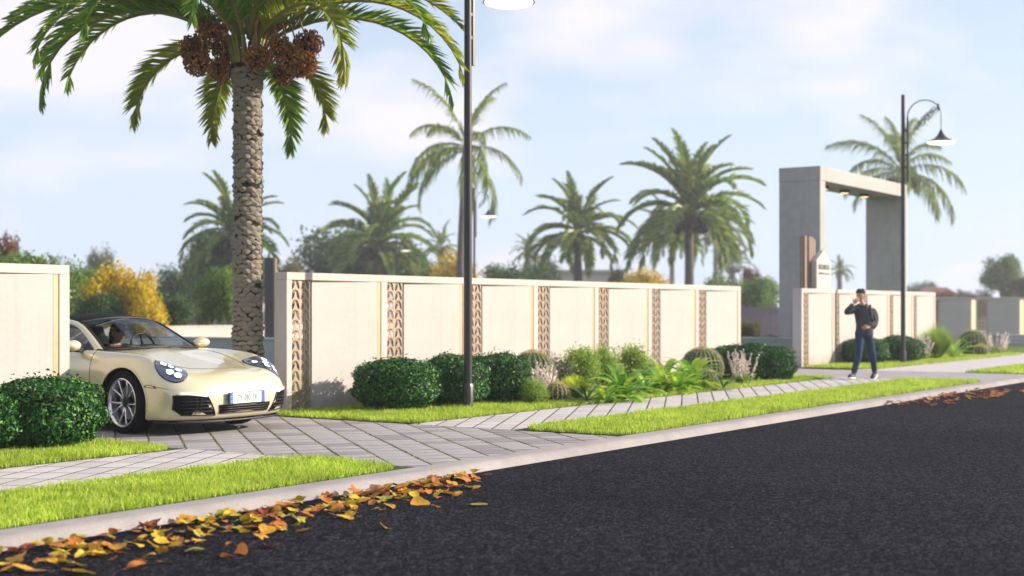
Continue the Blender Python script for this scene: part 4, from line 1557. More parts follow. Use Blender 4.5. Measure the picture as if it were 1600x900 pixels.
tree(1470, 84, 452, 60, 'red', "low reddish bush above the left end of the shaded wall", k=1)
tree(1520, 86, 452, 60, 'olive', "pale flowering bush above the middle of the shaded wall", blossom=0)
tree(1440, 120, 440, 70, 'dark', "faint dark trees on the skyline right of the gateway")

# far houses
def house(px, D, w, d, h, label, mat, roof=None, rz=0.0):
    r = empty("house", at(px, D), RIGHT_AZ + rz)
    tag(r, label, "house", "far houses")
    MB().box(-w / 2, w / 2, 0, d, 0, h, 0.02).build("wall", mat, r)
    if roof:
        MB().add([(-w / 2 - .4, -.4, h + .003), (w / 2 + .4, -.4, h + .003), (w / 2 + .4, d + .4, h + .003), (-w / 2 - .4, d + .4, h + .003), (-w / 4, d / 2, h + 1.5), (w / 4, d / 2, h + 1.5)],
                 [(0, 1, 5, 4), (1, 2, 5), (2, 3, 4, 5), (3, 0, 4), (3, 2, 1, 0)]).build("roof", roof, r)
    else:
        MB().box(-w / 2 - .3, w / 2 + .3, -.3, d + .2, h + .003, h + .28, 0.02).build("roof", mat, r)
    gl = MT['darkgrey']
    nw = max(2, int(w / 2.6))
    for k in range(nw):
        x = -w / 2 + w * (k + .5) / nw
        f = MB().box(x - .62, x + .62, -.05, -.002, h * .45, h * .82, .01).build("window", MT['stucco'], r)
        MB().box(x - .54, x + .54, -.062, -.052, h * .45 + .08, h * .82 - .08).build("pane", gl, f)


MT['tile'] = material("red_roof_tile", (0.20, 0.08, 0.06), .8, var=(3, .2))
house(915, 130, 7, 6, 4.7, "pale beige flat-roofed house far behind the smaller date palm", MT['stucco'])
house(860, 135, 5, 6, 4.4, "lower beige house far behind the wall, left of the smaller date palm", MT['stucco'])
house(1472, 150, 5, 5, 2.2, "far red-roofed house above the left end of the shaded wall", MT['stucco'], MT['tile'])
house(300, 95, 9, 6, 2.6, "far low white house glimpsed under the trees above the car's bonnet", MT['stucco'])
# paling fence left of the gateway
f = empty("paling_fence", at(1150, 66), RIGHT_AZ)
tag(f, "grey-violet fence of upright boards seen between the long wall and the gateway", "fence")
MT['fence'] = material("grey_violet_fence", (0.15, 0.135, 0.16), .8, var=(4, .15))
pal = MB().box(0, .20, 0, .03, .05, 1.45, .004).mesh("board", MT['fence'])
for k in range(16):
    link("board", pal, f, (k * .215 - .6, 0, 0))
MB().box(-.6, 2.9, .035, .08, .4, .5).build("rail", MT['fence'], f)
MB().box(-.6, 2.9, .035, .08, 1.1, 1.2).build("rail", MT['fence'], f)

# ================================================================== fallen leaves
def fallen_leaf_mesh(kind, seed):
    rr = random.Random(seed)
    n = 20
    out = []
    for i in range(n):
        a = 2 * math.pi * i / n
        if kind == "lobed":
            rad = .5 * (0.62 + 0.38 * abs(math.cos(2.5 * a)) ** 1.2) * (1 - .25 * (math.cos(a) < -.85))
        elif kind == "oval":
            rad = .5 * (1 - .42 * abs(math.sin(a)) ** .8) * (1.05 if math.cos(a) > .9 else 1)
        else:
            rad = .5 * (.86 + .14 * math.cos(3 * a)) * (1 - .12 * abs(math.sin(a)))
        rad *= rr.uniform(.93, 1.05)
        out.append((math.cos(a) * rad, math.sin(a) * rad))
    c1, c2, ph = rr.uniform(.25, .75), rr.uniform(-.5, .6), rr.uniform(0, 6)

    def zz(x, y):
        return abs(y) * c1 * .7 + x * x * c2 + .06 * math.sin(7 * x + ph) * math.cos(6 * y)
    rings = [(1.0, 0), (.62, 0), (.28, 0)]
    vs, fs = [], []
    for s, _ in rings:
        for x, y in out:
            vs.append((x * s, y * s, zz(x * s, y * s)))
    vs.append((0, 0, 0))
    for j in range(2):
        for i in range(n):
            i2 = (i + 1) % n
            fs.append((j * n + i, j * n + i2, (j + 1) * n + i2, (j + 1) * n + i))
    for i in range(n):
        fs.append((2 * n + i, 2 * n + (i + 1) % n, 3 * n))
    zmin = min(v[2] for v in vs)
    vs = [(x, y, z - zmin) for x, y, z in vs]
    q = MB().add(vs, fs)
    q.tube([(-.45, 0, zz(-.45, 0) - zmin), (-.62, .05, .02), (-.78, .03, .05)], [.02, .015, .012], 4)
    return q


LEAFC = {
    "yellow": material("leaf_yellow", (0.62, 0.42, 0.035), .55, spec=.3, var=(14, .35), trans=.25),
    "golden": material("leaf_golden", (0.60, 0.31, 0.03), .55, spec=.3, var=(14, .4), trans=.25),
    "orange": material("leaf_orange", (0.50, 0.17, 0.03), .55, spec=.3, var=(14, .4), trans=.25),
    "rust red": material("leaf_rust", (0.32, 0.07, 0.025), .55, spec=.3, var=(14, .4), trans=.2),
    "greenish yellow": material("leaf_greenish", (0.40, 0.38, 0.05), .55, spec=.3, var=(14, .35), trans=.25),
    "dull brown": material("leaf_brown", (0.30, 0.17, 0.08), .6, spec=.2, var=(14, .4), trans=.2),
}
LEAFS = []
for kind in ("lobed", "oval", "round"):
    for s in range(3):
        LEAFS.append((kind, s, fallen_leaf_mesh(kind, 10 + s)))
LEAF_ME = {}


def drop_leaf(u, v, size, colour, ks, where, group, z=None, tilt=.25):
    kind, s, mb_ = LEAFS[ks]
    key = (ks, colour)
    if key not in LEAF_ME:
        LEAF_ME[key] = mb_.mesh("fallen_leaf", LEAFC[colour], True)
    o = link("fallen_leaf", LEAF_ME[key])
    zz = -0.066 if v < 7.10 else (-0.066 + (v - 7.10) / .075 * 0.072 if v < 7.175 else 0.008)
    o.location = (u, v, (zz if z is None else z) + 0.004)
    o.rotation_euler = (random.gauss(0, tilt), random.gauss(0, tilt), random.uniform(0, 6.28))
    o.scale = (size, size * random.uniform(.85, 1.1), size * random.uniform(.4, 1.0))
    zone = ("the far kerb" if group.startswith("fallen leaves along the far") else "the bottom left corner" if u < 5.6 else "the grass strip" if u < 7.2
            else "the grass tip" if u < 8.7 else "the driveway")
    big = "large " if size > .145 else "small " if size < .105 else ""
    where = where.replace("ZONE", zone)
    colour = big + colour
    shape = {"lobed": "lobed", "oval": "narrow", "round": "broad"}[kind]
    tag(o, "%s %s fallen leaf %s" % (colour, shape, where), "leaf", group)
    return o


rl = random.Random(21)
cols = ["yellow"] * 6 + ["golden"] * 8 + ["orange"] * 4 + ["rust red"] * 2 + ["greenish yellow"] * 2 + ["dull brown"]
GA, GB = "fallen leaves along the near kerb", "fallen leaves along the far kerb"
near = []
for i in range(560):
    u = 2.2 + 8.3 * rl.random() ** 0.9
    sp_ = .62 * (1 - .35 * (u - 4) / 6.5)
    v = 7.09 - abs(rl.gauss(0, sp_ * .85))
    lat_, dep_ = CV * u - CU * v, CU * u + CV * v
    pxl = CX + FPX * lat_ / dep_
    if v < 5.6 or pxl > 765 - 60 * rl.random() or pxl < -25:
        continue
    z = -0.066 + rl.random() * .02 if v > 6.85 else None
    near.append((rl.uniform(.065, .14), u, v - .06 if v > 7.06 else v, rl.choice(cols), rl.randrange(9), z))
near.sort(reverse=True)
for sz, u, v, c, ks, z in near[:222]:
    drop_leaf(u, v, sz, c, ks, "in the kerb drift by ZONE" if v > 6.85 else "outside the kerb drift by ZONE", GA, z)
# the smallest leaves lie together as one litter
litter = MB()
cnames = list(LEAFC)
for sz, u, v, c, ks, z in near[222:]:
    src = LEAFS[ks][2]
    Mx = Matrix.Translation((u, v, (-.066 if z is None else z) + .004)) @ Matrix.Rotation(rl.uniform(0, 6.28), 4, 'Z') @ Matrix.Rotation(rl.gauss(0, .2), 4, 'X') @ Matrix.Rotation(rl.gauss(0, .2), 4, 'Y') @ Matrix.Diagonal((sz, sz, sz * .7, 1))
    litter.cur = cnames.index(c)
    litter.add([Mx @ Vector(p) for p in src.v], src.f)
stuff(litter.build("leaf_litter", [LEAFC[k] for k in cnames], None, True), "small yellow and orange leaves strewn among the drift along the near kerb", "leaves")
for px, py, sz, c, ks, w in ((538, 810, .17, "yellow", 4, "lying alone on the asphalt below the drift"), (655, 787, .17, "golden", 8, "lying by itself right of the drift on the asphalt"),
                             (748, 790, .15, "greenish yellow", 5, "farthest out, near the drift's end"), (258, 880, .10, "dull brown", 3, "small, alone on the asphalt near the bottom edge"),
                             (130, 896, .15, "yellow", 6, "cut by the bottom edge of the photo"), (40, 891, .16, "golden", 5, "in the bottom left corner"), (465, 815, .15, "greenish yellow", 1, "just below the middle of the drift"),
                             (150, 868, .17, "yellow", 3, "curled up, below the left part of the drift")):
    p = on_ground(px, py, -.066)
    drop_leaf(p.x, p.y, sz, c, ks, w, GA)
cols2 = ["orange"] * 5 + ["rust red"] * 3 + ["dull brown"] * 4 + ["golden"] * 2
for i in range(74):
    t = rl.random()
    px = 1365 + 190 * t ** 1.1
    py0 = 632 - (px - 1365) * .118
    D = (CAM_H + .07) * FPX / (py0 - HY)
    p = at(px, D)
    v = 7.06 - .85 * rl.random() ** 1.3
    drop_leaf(p.x, v, rl.uniform(.10, .185), rl.choice(cols2), rl.randrange(9), ("in left" if t < .33 else "in middle" if t < .66 else "in right") + " third of the far drift", GB, -0.066 + rl.random() * .015, .16)
# ================================================================== the coupe
# local axes: x back from the nose, y to the car's own right, z up
CAR = empty("parked_car", (11.16, 11.06, 0), R(90))
CAR.name = "coupe_car"
tag(CAR, "pale gold sports coupe with black roof pulling out of the driveway", "car")
MT['paint'] = material("pale_gold_paint", (0.70, 0.635, 0.42), 0.26, metal=0.32, spec=0.5, coat=1.0, var=(1.2, 0.02))
MT['roof'] = material("black_roof", (0.004, 0.004, 0.005), 0.75, spec=0.12)
MT['trim'] = material("black_plastic", (0.012, 0.012, 0.013), 0.5, spec=0.35)
MT['inner'] = material("dark_interior", (0.02, 0.018, 0.017), 0.7, spec=0.2)
MT['well'] = material("wheel_well", (0.008, 0.008, 0.008), 0.9, spec=0.05)
MT['tyre'] = material("tyre_rubber", (0.008, 0.008, 0.009), 0.8, spec=0.12, bump=(60, 0.2, 0.003))
MT['alloy'] = material("silver_alloy", (0.78, 0.78, 0.82), 0.25, metal=0.95)
MT['disc'] = material("brake_disc", (0.25, 0.25, 0.26), 0.4, metal=0.8)
MT['glass'] = glass_material("car_glass", (0.80, 0.85, 0.92), 0.05)
MT['glass_dark'] = glass_material("side_glass", (0.68, 0.74, 0.80), 0.06)
MT['lens'] = glass_material("headlight_glass", (0.95, 0.97, 1.0), 0.0)
MT['chrome'] = material("bright_chrome", (0.8, 0.8, 0.82), 0.12, metal=1.0)
MT['ledlamp'] = material("lit_headlamp", (0.9, 0.9, 0.95), 0.2, emit=((0.85, 0.92, 1.0), 2.2))
MT['drl'] = material("white_marker_light", (0.8, 0.77, 0.70), 0.2, emit=((1.0, 0.97, 0.92), 0.1))
MT['plate'] = material("white_plate", (0.80, 0.80, 0.78), 0.4)
MT['plate_blue'] = material("blue_plate_band", (0.03, 0.12, 0.48), 0.4)
MT['plate_ink'] = material("plate_lettering", (0.04, 0.04, 0.05), 0.5)
MT['tail'] = material("tail_light_red", (0.35, 0.01, 0.01), 0.2)

# control net: one column per station round the plan, one row per level
NET = [
    [(.13, 0, .15), (.055, 0, .19), (.005, 0, .31), (.01, 0, .46), (.055, 0, .56), (.14, 0, .625), (.27, 0, .675), (.48, 0, .725)],
    [(.15, .34, .15), (.075, .35, .19), (.025, .36, .31), (.03, .36, .46), (.075, .35, .565), (.165, .33, .635), (.32, .27, .685), (.58, 0, .750)],
    [(.23, .62, .15), (.15, .64, .19), (.105, .66, .31), (.11, .66, .46), (.165, .64, .565), (.29, .60, .665), (.47, .48, .705), (.74, 0, .785)],
    [(.38, .80, .15), (.30, .83, .19), (.265, .845, .32), (.27, .845, .46), (.315, .815, .585), (.44, .735, .735), (.64, .54, .738), (.88, 0, .81)],
    [(.53, .85, .15), (.48, .88, .2), (.455, .89, .34), (.455, .89, .5), (.475, .87, .64), (.575, .775, .80), (.77, .57, .768), (1.0, 0, .832)],
    [(.64, .86, .14), (.62, .895, .2), (.61, .905, .36), (.61, .91, .53), (.62, .89, .69), (.72, .785, .845), (.90, .58, .80), (1.12, 0, .855)],
    [(.96, .86, .14), (.96, .90, .2), (.96, .92, .4), (.96, .925, .57), (.96, .90, .74), (.99, .79, .872), (1.08, .60, .838), (1.25, 0, .88)],
    [(1.30, .86, .14), (1.30, .89, .2), (1.30, .905, .38), (1.30, .91, .57), (1.30, .89, .755), (1.31, .80, .878), (1.32, .62, .868), (1.40, 0, .91)],
    [(1.6, .85, .14), (1.6, .88, .2), (1.6, .88, .38), (1.6, .895, .58), (1.6, .885, .765), (1.6, .805, .88), (1.6, .65, .892), (1.62, 0, .925)],
    [(2.2, .85, .14), (2.2, .875, .2), (2.2, .875, .38), (2.2, .90, .60), (2.2, .89, .785), (2.2, .81, .892), (2.2, .66, .905), (2.2, 0, .925)],
    [(2.75, .85, .14), (2.75, .88, .2), (2.75, .885, .38), (2.75, .91, .60), (2.75, .905, .795), (2.75, .83, .905), (2.75, .66, .915), (2.75, 0, .925)],
    [(3.05, .86, .14), (3.05, .895, .2), (3.05, .915, .4), (3.05, .93, .6), (3.05, .925, .785), (3.05, .84, .905), (3.05, .66, .92), (3.05, 0, .93)],
    [(3.41, .87, .14), (3.41, .905, .2), (3.41, .93, .42), (3.41, .94, .6), (3.41, .93, .78), (3.41, .84, .9), (3.41, .64, .91), (3.41, 0, .92)],
    [(3.8, .86, .15), (3.8, .89, .22), (3.8, .915, .42), (3.8, .92, .6), (3.8, .9, .76), (3.8, .80, .86), (3.8, .6, .87), (3.8, 0, .87)],
    [(4.2, .80, .2), (4.2, .82, .26), (4.2, .84, .42), (4.2, .83, .58), (4.2, .80, .70), (4.17, .70, .77), (4.12, .5, .78), (4.05, 0, .80)],
    [(4.40, .45, .22), (4.45, .46, .28), (4.47, .46, .44), (4.44, .46, .6), (4.38, .45, .70), (4.28, .42, .755), (4.2, .36, .77), (4.12, 0, .785)],
    [(4.43, 0, .22), (4.49, 0, .28), (4.50, 0, .44), (4.47, 0, .6), (4.41, 0, .70), (4.31, 0, .75), (4.24, 0, .765), (4.18, 0, .775)],
]


def bspline_grid(net, ru, rv):
    """Uniform bicubic B-spline through a lightly over-relaxed net; ends clamped by reflection."""
    A = np.array(net, dtype=float)                      # (nu, nv, 3)

    def sub(a, axis):
        a = np.moveaxis(a, axis, 0)
        lo = 2 * a[0] - a[1]
        hi = 2 * a[-1] - a[-2]
        return np.moveaxis(np.concatenate([lo[None], a, hi[None]]), 0, axis)

    def blur(a, axis):
        e = np.moveaxis(sub(a, axis), axis, 0)
        return np.moveaxis((e[:-2] + 4 * e[1:-1] + e[2:]) / 6, 0, axis)
    C = A.copy()
    for _ in range(3):                                   # pull the surface towards the net points
        C += 0.75 * (A - blur(blur(C, 0), 1))
    for axis, r in ((0, ru), (1, rv)):
        e = np.moveaxis(sub(C, axis), axis, 0)
        n = e.shape[0] - 3
        out = []
        for i in range(n):
            for k in range(r + (1 if i == n - 1 else 0)):
                t = k / r
                b0, b1, b2, b3 = (1 - t) ** 3 / 6, (3 * t ** 3 - 6 * t * t + 4) / 6, (-3 * t ** 3 + 3 * t * t + 3 * t + 1) / 6, t ** 3 / 6
                out.append(b0 * e[i] + b1 * e[i + 1] + b2 * e[i + 2] + b3 * e[i + 3])
        C = np.moveaxis(np.array(out), 0, axis)
    return C


RU, RV = 8, 8
SURF = bspline_grid(NET, RU, RV)
NU, NV = SURF.shape[:2]
# the symmetry rows stay on the centre line
SURF[0, :, 1] = 0
SURF[-1, :, 1] = 0
SURF[:, -1, 1] = 0
FR, RR_ = (0.96, 0.345), (3.41, 0.345)
ARCH = 0.372


def cut_arch(P):
    """faces inside the arches go; the rim is drawn onto a circle"""
    P = P.copy()
    for cx_, cz_ in (FR, RR_):
        dx, dz = P[..., 0] - cx_, P[..., 2] - cz_
        d = np.hypot(dx, dz)
        side = (P[..., 1] > .6)
        near = side & (np.abs(d - ARCH) < 0.030)
        f = np.where(near, ARCH / np.maximum(d, 1e-6), 1.0)
        P[..., 0] = cx_ + dx * f
        P[..., 2] = np.where(near, cz_ + dz * f, P[..., 2])
    return P


SURF2 = cut_arch(SURF)
mb_all = MB()
full_v = [tuple(p) for p in SURF.reshape(-1, 3)]
full_f = [(i * NV + k, i * NV + k + 1, (i + 1) * NV + k + 1, (i + 1) * NV + k) for i in range(NU - 1) for k in range(NV - 1)]
mir_v = [(x, -y, z) for x, y, z in full_v]
o_ = len(full_v)
BODY_BVH = BVHTree.FromPolygons([Vector(v) for v in full_v + mir_v], full_f + [tuple(i + o_ for i in f[::-1]) for f in full_f])

body_f, door_f, sill_f = [], [], []
# winding: outward normals for +y half
for i in range(NU - 1):
    for k in range(NV - 1):
        q = (i * NV + k, (i + 1) * NV + k, (i + 1) * NV + k + 1, i * NV + k + 1)
        c = sum((Vector(SURF2.reshape(-1, 3)[j]) for j in q), Vector()) / 4
        if c.y > .6 and any(math.hypot(c.x - a, c.z - b_) < ARCH for a, b_ in (FR, RR_)):
            continue
        jc, kc = (i + .5) / RU, (k + .5) / RV
        if 8.0 < jc < 10.6 and kc > 6.0:
            continue                                     # cockpit opening
        if 7.0 < jc <= 8.0 and kc > 6.75:
            continue                                     # under the windscreen foot
        if kc < 0.5:
            sill_f.append(q)
        elif 7.72 < jc < 10.2 and 1.0 < kc < 5.62:
            door_f.append(q)
        else:
            body_f.append(q)


def half_mesh(faces, sides, name, mat, shrink=0.0):
    used = sorted({j for f in faces for j in f})
    ix = {j: n for n, j in enumerate(used)}
    pts = SURF2.reshape(-1, 3)
    vs, fs = [], []
    for s in sides:
        o = len(vs)
        vs += [(pts[j][0], pts[j][1] * s, pts[j][2]) for j in used]
        fs += [tuple(ix[j] + o for j in (f if s > 0 else f[::-1])) for f in faces]
    bm = bmesh.new()
    bv = [bm.verts.new(v) for v in vs]
    for f in fs:
        try:
            bm.faces.new([bv[j] for j in f])
        except ValueError:
            pass
    bmesh.ops.remove_doubles(bm, verts=bm.verts, dist=0.0008)
    bmesh.ops.recalc_face_normals(bm, faces=bm.faces)
    # make sure normals look outward
    s = sum(f.normal.dot(f.calc_center_median() - Vector((2.2, 0, .5))) * f.calc_area() for f in bm.faces)
    if s < 0:
        bmesh.ops.reverse_faces(bm, faces=bm.faces)
    me = bpy.data.meshes.new(name)
    bm.to_mesh(me)
    bm.free()
    me.materials.append(mat)
    me.polygons.foreach_set("use_smooth", [True] * len(me.polygons))
    return me


link("body", half_mesh(body_f, (1, -1), "body", MT['paint']), CAR)
link("skirt", half_mesh(sill_f, (1, -1), "skirt", MT['trim']), CAR)
DOORS = []
for s in (1, -1):
    DOORS.append(link("door", half_mesh(door_f, (s,), "door", MT['paint']), CAR))


def cast(o, d):
    hit, nrm, _, _ = BODY_BVH.ray_cast(Vector(o), Vector(d).normalized())
    if hit is None:
        return None, None
    if nrm.dot(Vector(d)) > 0:
        nrm = -nrm
    return hit, nrm


def patch(outline, o, ax, ay, d, off, rings=6, dome=0.0, centre=None, rim=0.0):
    """A sheet laid over the body: the outline (plane coords) is cast along d onto it, lifted by off."""
    o, ax, ay, d = Vector(o), Vector(ax).normalized(), Vector(ay).normalized(), Vector(d).normalized()
    cx_ = sum(p[0] for p in outline) / len(outline) if centre is None else centre[0]
    cy_ = sum(p[1] for p in outline) / len(outline) if centre is None else centre[1]
    n = len(outline)
    vs, fs = [], []
    for r in range(rings + 1):
        t = 1 - r / rings
        pts = outline if r < rings else [(cx_, cy_)]
        for (a, b_) in pts:
            q = (cx_ + (a - cx_) * t, cy_ + (b_ - cy_) * t)
            h, nm = cast(o + ax * q[0] + ay * q[1] - d * 2, d)
            if h is None:
                h, nm = o + ax * q[0] + ay * q[1], -d
            lift = off + dome * (1 - t ** 2.4)
            vs.append(h + nm * lift)
    for r in range(rings - 1):
        for k in range(n):
            k2 = (k + 1) % n
            fs.append((r * n + k, r * n + k2, (r + 1) * n + k2, (r + 1) * n + k))
    for k in range(n):
        fs.append(((rings - 1) * n + k, (rings - 1) * n + (k + 1) % n, rings * n))
    if rim:
        base = len(vs)
        for (a, b_) in outline:
            h, nm = cast(o + ax * a + ay * b_ - d * 2, d)
            if h is None:
                h, nm = o + ax * a + ay * b_, -d
            vs.append(h - nm * rim)
        for k in range(n):
            k2 = (k + 1) % n
            fs.append((base + k, base + k2, k2, k))
    return MB().add(vs, fs)


def line_on(pts, o, ax, ay, d, rad, off=0.0, sub=6):
    o, ax, ay, d = Vector(o), Vector(ax).normalized(), Vector(ay).normalized(), Vector(d).normalized()
    P = []
    for i in range(len(pts) - 1):
        for k in range(sub):
            t = k / sub
            P.append((pts[i][0] * (1 - t) + pts[i + 1][0] * t, pts[i][1] * (1 - t) + pts[i + 1][1] * t))
    P.append(pts[-1])
    out = []
    for a, b_ in P:
        h, nm = cast(o + ax * a + ay * b_ - d * 2, d)
        if h is not None:
            out.append(h + nm * off)
    return MB().tube(out, rad, 5)


FRONT = dict(o=(0, 0, 0), ax=(0, 1, 0), ay=(0, 0, 1), d=(1, 0, 0))


def rounded(poly, r=0.25, n=4):
    out = []
    m = len(poly)
    for i in range(m):
        p0, p1, p2 = Vector(poly[i - 1]), Vector(poly[i]), Vector(poly[(i + 1) % m])
        a, b_ = p1.lerp(p0, r), p1.lerp(p2, r)
        for k in range(n + 1):
            t = k / n
            out.append(tuple(a.lerp(p1, t).lerp(p1.lerp(b_, t), t)))
    return out


# ---- intakes with bars -------------------------------------------
for s in (1, -1):
    poly = [(s * .41, .212), (s * .76, .222), (s * .835, .29), (s * .835, .43), (s * .74, .437), (s * .52, .412)]
    ol = rounded(poly, .18)
    ik = patch(ol, off=0.004, **FRONT).build("air_intake", MT['well'], CAR, True)
    lipln = line_on(poly + poly[:1], rad=0.008, off=0.003, **FRONT)
    lipln.build("intake_rim", MT['trim'], ik, True)
    for z in (.262, .297, .332, .367):
        y0, y1 = .445 + (z - .225) * .42, .785
        line_on([(s * y0, z), (s * y1, z)], rad=0.0055, off=0.010, **FRONT).build("slat", MT['trim'], ik, True)
    for y in (.60, .645):
        line_on([(s * y, .24), (s * y, .40)], rad=0.004, off=0.012, **FRONT).build("slat", MT['trim'], ik, True)
    # light strip above the intake
    dl = [(s * .53, .410), (s * .72, .437), (s * .80, .437), (s * .80, .462), (s * .72, .466), (s * .55, .436)]
    patch(rounded(dl, .2), off=0.012, rim=.01, **FRONT).build("marker_light", MT['drl'], CAR, True)
poly = [(-.355, .225), (.355, .225), (.385, .315), (-.385, .315)]
ik = patch(rounded(poly, .12), off=0.004, **FRONT).build("air_intake", MT['well'], CAR, True)
for z in (.25, .275, .298):
    line_on([(-.36, z), (.36, z)], rad=0.006, off=0.010, **FRONT).build("slat", MT['trim'], ik, True)
line_on(poly + poly[:1], rad=0.007, off=0.003, **FRONT).build("intake_rim", MT['trim'], ik, True)

# ---- number plate --------------------------------------------------
pl = empty("number_plate", (-.022, .02, .385))
pl.parent = CAR
bm = MB().box(-.008, .004, -.262, .262, -.057, .057, .003)
pb = bm.build("plate_face", MT['plate'], pl)
for s in (1, -1):
    MB().box(-.0105, -.002, min(s * .262, s * .218), max(s * .262, s * .218), -.0565, .0565).build("blue_band", MT['plate_blue'], pl)
MB().box(-.004, .008, -.275, .275, -.068, .068, .004).build("plate_holder", MT['trim'], pl)
MB().box(0, .06, -.2, .2, -.05, .05).build("plate_mount", MT['trim'], pl)


def text_mesh(txt, size, mat, name):
    cu = bpy.data.curves.new(name, 'FONT')
    cu.body = txt
    cu.size = size
    cu.align_x, cu.align_y = 'CENTER', 'CENTER'
    cu.extrude = 0.0008
    ob = bpy.data.objects.new(name, cu)
    COL.objects.link(ob)
    me = bpy.data.meshes.new_from_object(ob.evaluated_get(bpy.context.evaluated_depsgraph_get()))
    bpy.data.objects.remove(ob)
    me.materials.clear()
    me.materials.append(mat)
    return me


def put_text(txt, size, mat, name, parent, loc, sx=1.0):
    o = link(name, text_mesh(txt, size, mat, name), parent, loc)
    # text faces -x, reads towards -y (the onlooker's right is the car's left)
    o.rotation_euler = (R(90), 0, R(-90))
    o.scale = (sx, 1, 1)
    return o


put_text("Z9 8J0 1R", .093, MT['plate_ink'], "lettering", pl, (-.0095, 0, 0), .86)
put_text("c", .035, MT['plate'], "lettering", pl, (-.0122, .24, -.03))
put_text("o", .03, MT['plate'], "lettering", pl, (-.0122, .24, .022))

# ---- headlights -----------------------------------------------------
for s in (1, -1):
    C0 = Vector((.44, s * .70, .68))
    nrm = Vector((-.66, s * .38, .64)).normalized()
    ax = Vector((0, s, 0)) - nrm * nrm.y * s
    ax = (Vector((0, 1, 0)) - nrm * nrm.y).normalized()
    ay = nrm.cross(ax).normalized()
    if ay.z < 0:
        ay = -ay
    ell = [(.142 * math.cos(t), .212 * math.sin(t)) for t in np.linspace(0, 2 * math.pi, 41)[:-1]]
    ring = [(.152 * math.cos(t), .223 * math.sin(t)) for t in np.linspace(0, 2 * math.pi, 41)[:-1]]
    fr = dict(o=C0, ax=ax, ay=ay, d=-nrm)
    hl = patch(ring, off=0.0045, rim=.01, **fr).build("headlight", MT['trim'], CAR, True)
    patch(ell, off=0.0075, **fr).build("housing", material("headlight_housing", (.15, .17, .22), .25, metal=.5), hl, True)
    for (a, b_) in ((-.055, .085), (.05, .08), (-.05, -.065), (.052, -.06), (0, .01), (.0, -.135)):
        h, nm = cast(C0 + ax * a + ay * b_ + nrm * 2, -nrm)
        Mx = nm.to_track_quat('Z', 'Y').to_matrix().to_4x4()
        Mx.translation = h + nm * .010
        MB().lathe([(.042, .013), (.038, .004), (.0, .003)], 14, Mx).build("reflector", MT['chrome'], hl, True)
        MB().lathe([(.033, .0065), (.0, .013)], 12, Mx).build("lamp", MT['ledlamp'], hl, True)
    h, nm = cast(C0 + nrm * 2, -nrm)
    patch(ell, off=0.010, dome=.028, rings=8, **fr).build("lens", MT['lens'], hl, True)
    # small side marker on the wing
    sm = [(.44, .505), (.60, .515), (.62, .53), (.56, .545), (.47, .53)]
    patch(sm, off=.004, rings=3, o=(0, 0, 0), ax=(1, 0, 0), ay=(0, 0, 1), d=(0, -s, 0)).build("side_marker", MT['trim'], CAR, True)
    patch([(.47, .512), (.58, .520), (.59, .53), (.55, .538), (.48, .525)], off=.007, rings=3, o=(0, 0, 0), ax=(1, 0, 0), ay=(0, 0, 1), d=(0, -s, 0)).build("side_marker", MT['paint'], CAR, True)

# ---- seams: bonnet front edge, bonnet sides, bumper joint -------------
TOP = dict(o=(0, 0, 0), ax=(1, 0, 0), ay=(0, 1, 0), d=(0, 0, -1))
MT['seam'] = material("panel_gap", (0.10, 0.085, 0.05), .8, spec=.1)
pts = [(1.32, .62), (.95, .585), (.62, .53), (.44, .42), (.36, .24), (.34, 0), (.36, -.24), (.44, -.42), (.62, -.53), (.95, -.585), (1.32, -.62)]
line_on(pts, rad=0.0035, off=0.0, **TOP).build("bonnet_seam", MT['seam'], CAR, True)
for s in (1, -1):
    line_on([(.30, .50), (.46, .525), (.60, .535)], rad=0.003, o=(0, 0, 0), ax=(1, 0, 0), ay=(0, 0, 1), d=(0, -s, 0)).build("wing_seam", MT['seam'], CAR, True)
    j = 7.72
    col = int(round(7.75 * RU))
    for cc in (int(7.75 * RU), int(10.25 * RU)):
        q = MB().tube([Vector((SURF[cc, k, 0], SURF[cc, k, 1] * s, SURF[cc, k, 2])) for k in range(RV, int(5.6 * RV))], 0.004, 5)
        q.build("door_seam", MT['seam'], CAR, True)
# front splitter under the nose
q = MB()
rows = []
for i in range(0, 4 * RU + 1):
    p = SURF[i, RV // 2 + 2]
    rows.append([(p[0] + .02, p[1], .152), (p[0] + .004, p[1], .148), (p[0] + .006, p[1], .128), (p[0] + .12, p[1] * .95, .12)])
q.grid(rows)
q.grid([[(a, -b_, c) for a, b_, c in r] for r in rows], True)
q.build("splitter", MT['trim'], CAR, True)

# ---- greenhouse -----------------------------------------------------
E = [(1.50, .69, .892), (1.66, .645, .985), (1.84, .60, 1.085), (2.02, .565, 1.175), (2.22, .555, 1.225), (2.5, .56, 1.24), (2.8, .555, 1.215), (3.1, .54, 1.15), (3.4, .53, 1.06), (3.7, .54, .955), (3.9, .55, .88)]
W = [(1.62, .745, .885), (1.74, .705, .965), (1.90, .66, 1.055), (2.06, .625, 1.135), (2.24, .615, 1.175), (2.5, .62, 1.185), (2.8, .62, 1.165), (3.05, .625, 1.11), (3.3, .655, 1.02), (3.48, .70, .95), (3.6, .76, .895)]


def spline(pts, n):
    A = np.array(pts)
    B = np.concatenate([[2 * A[0] - A[1]], A, [2 * A[-1] - A[-2]]])
    out = []
    m = len(A) - 1
    for i in range(n + 1):
        u = i / n * m
        k = min(int(u), m - 1)
        t = u - k
        p0, p1, p2, p3 = B[k], B[k + 1], B[k + 2], B[k + 3]
        out.append(.5 * ((2 * p1) + (-p0 + p2) * t + (2 * p0 - 5 * p1 + 4 * p2 - p3) * t * t + (-p0 + 3 * p1 - 3 * p2 + p3) * t ** 3))
    return [Vector(p) for p in out]


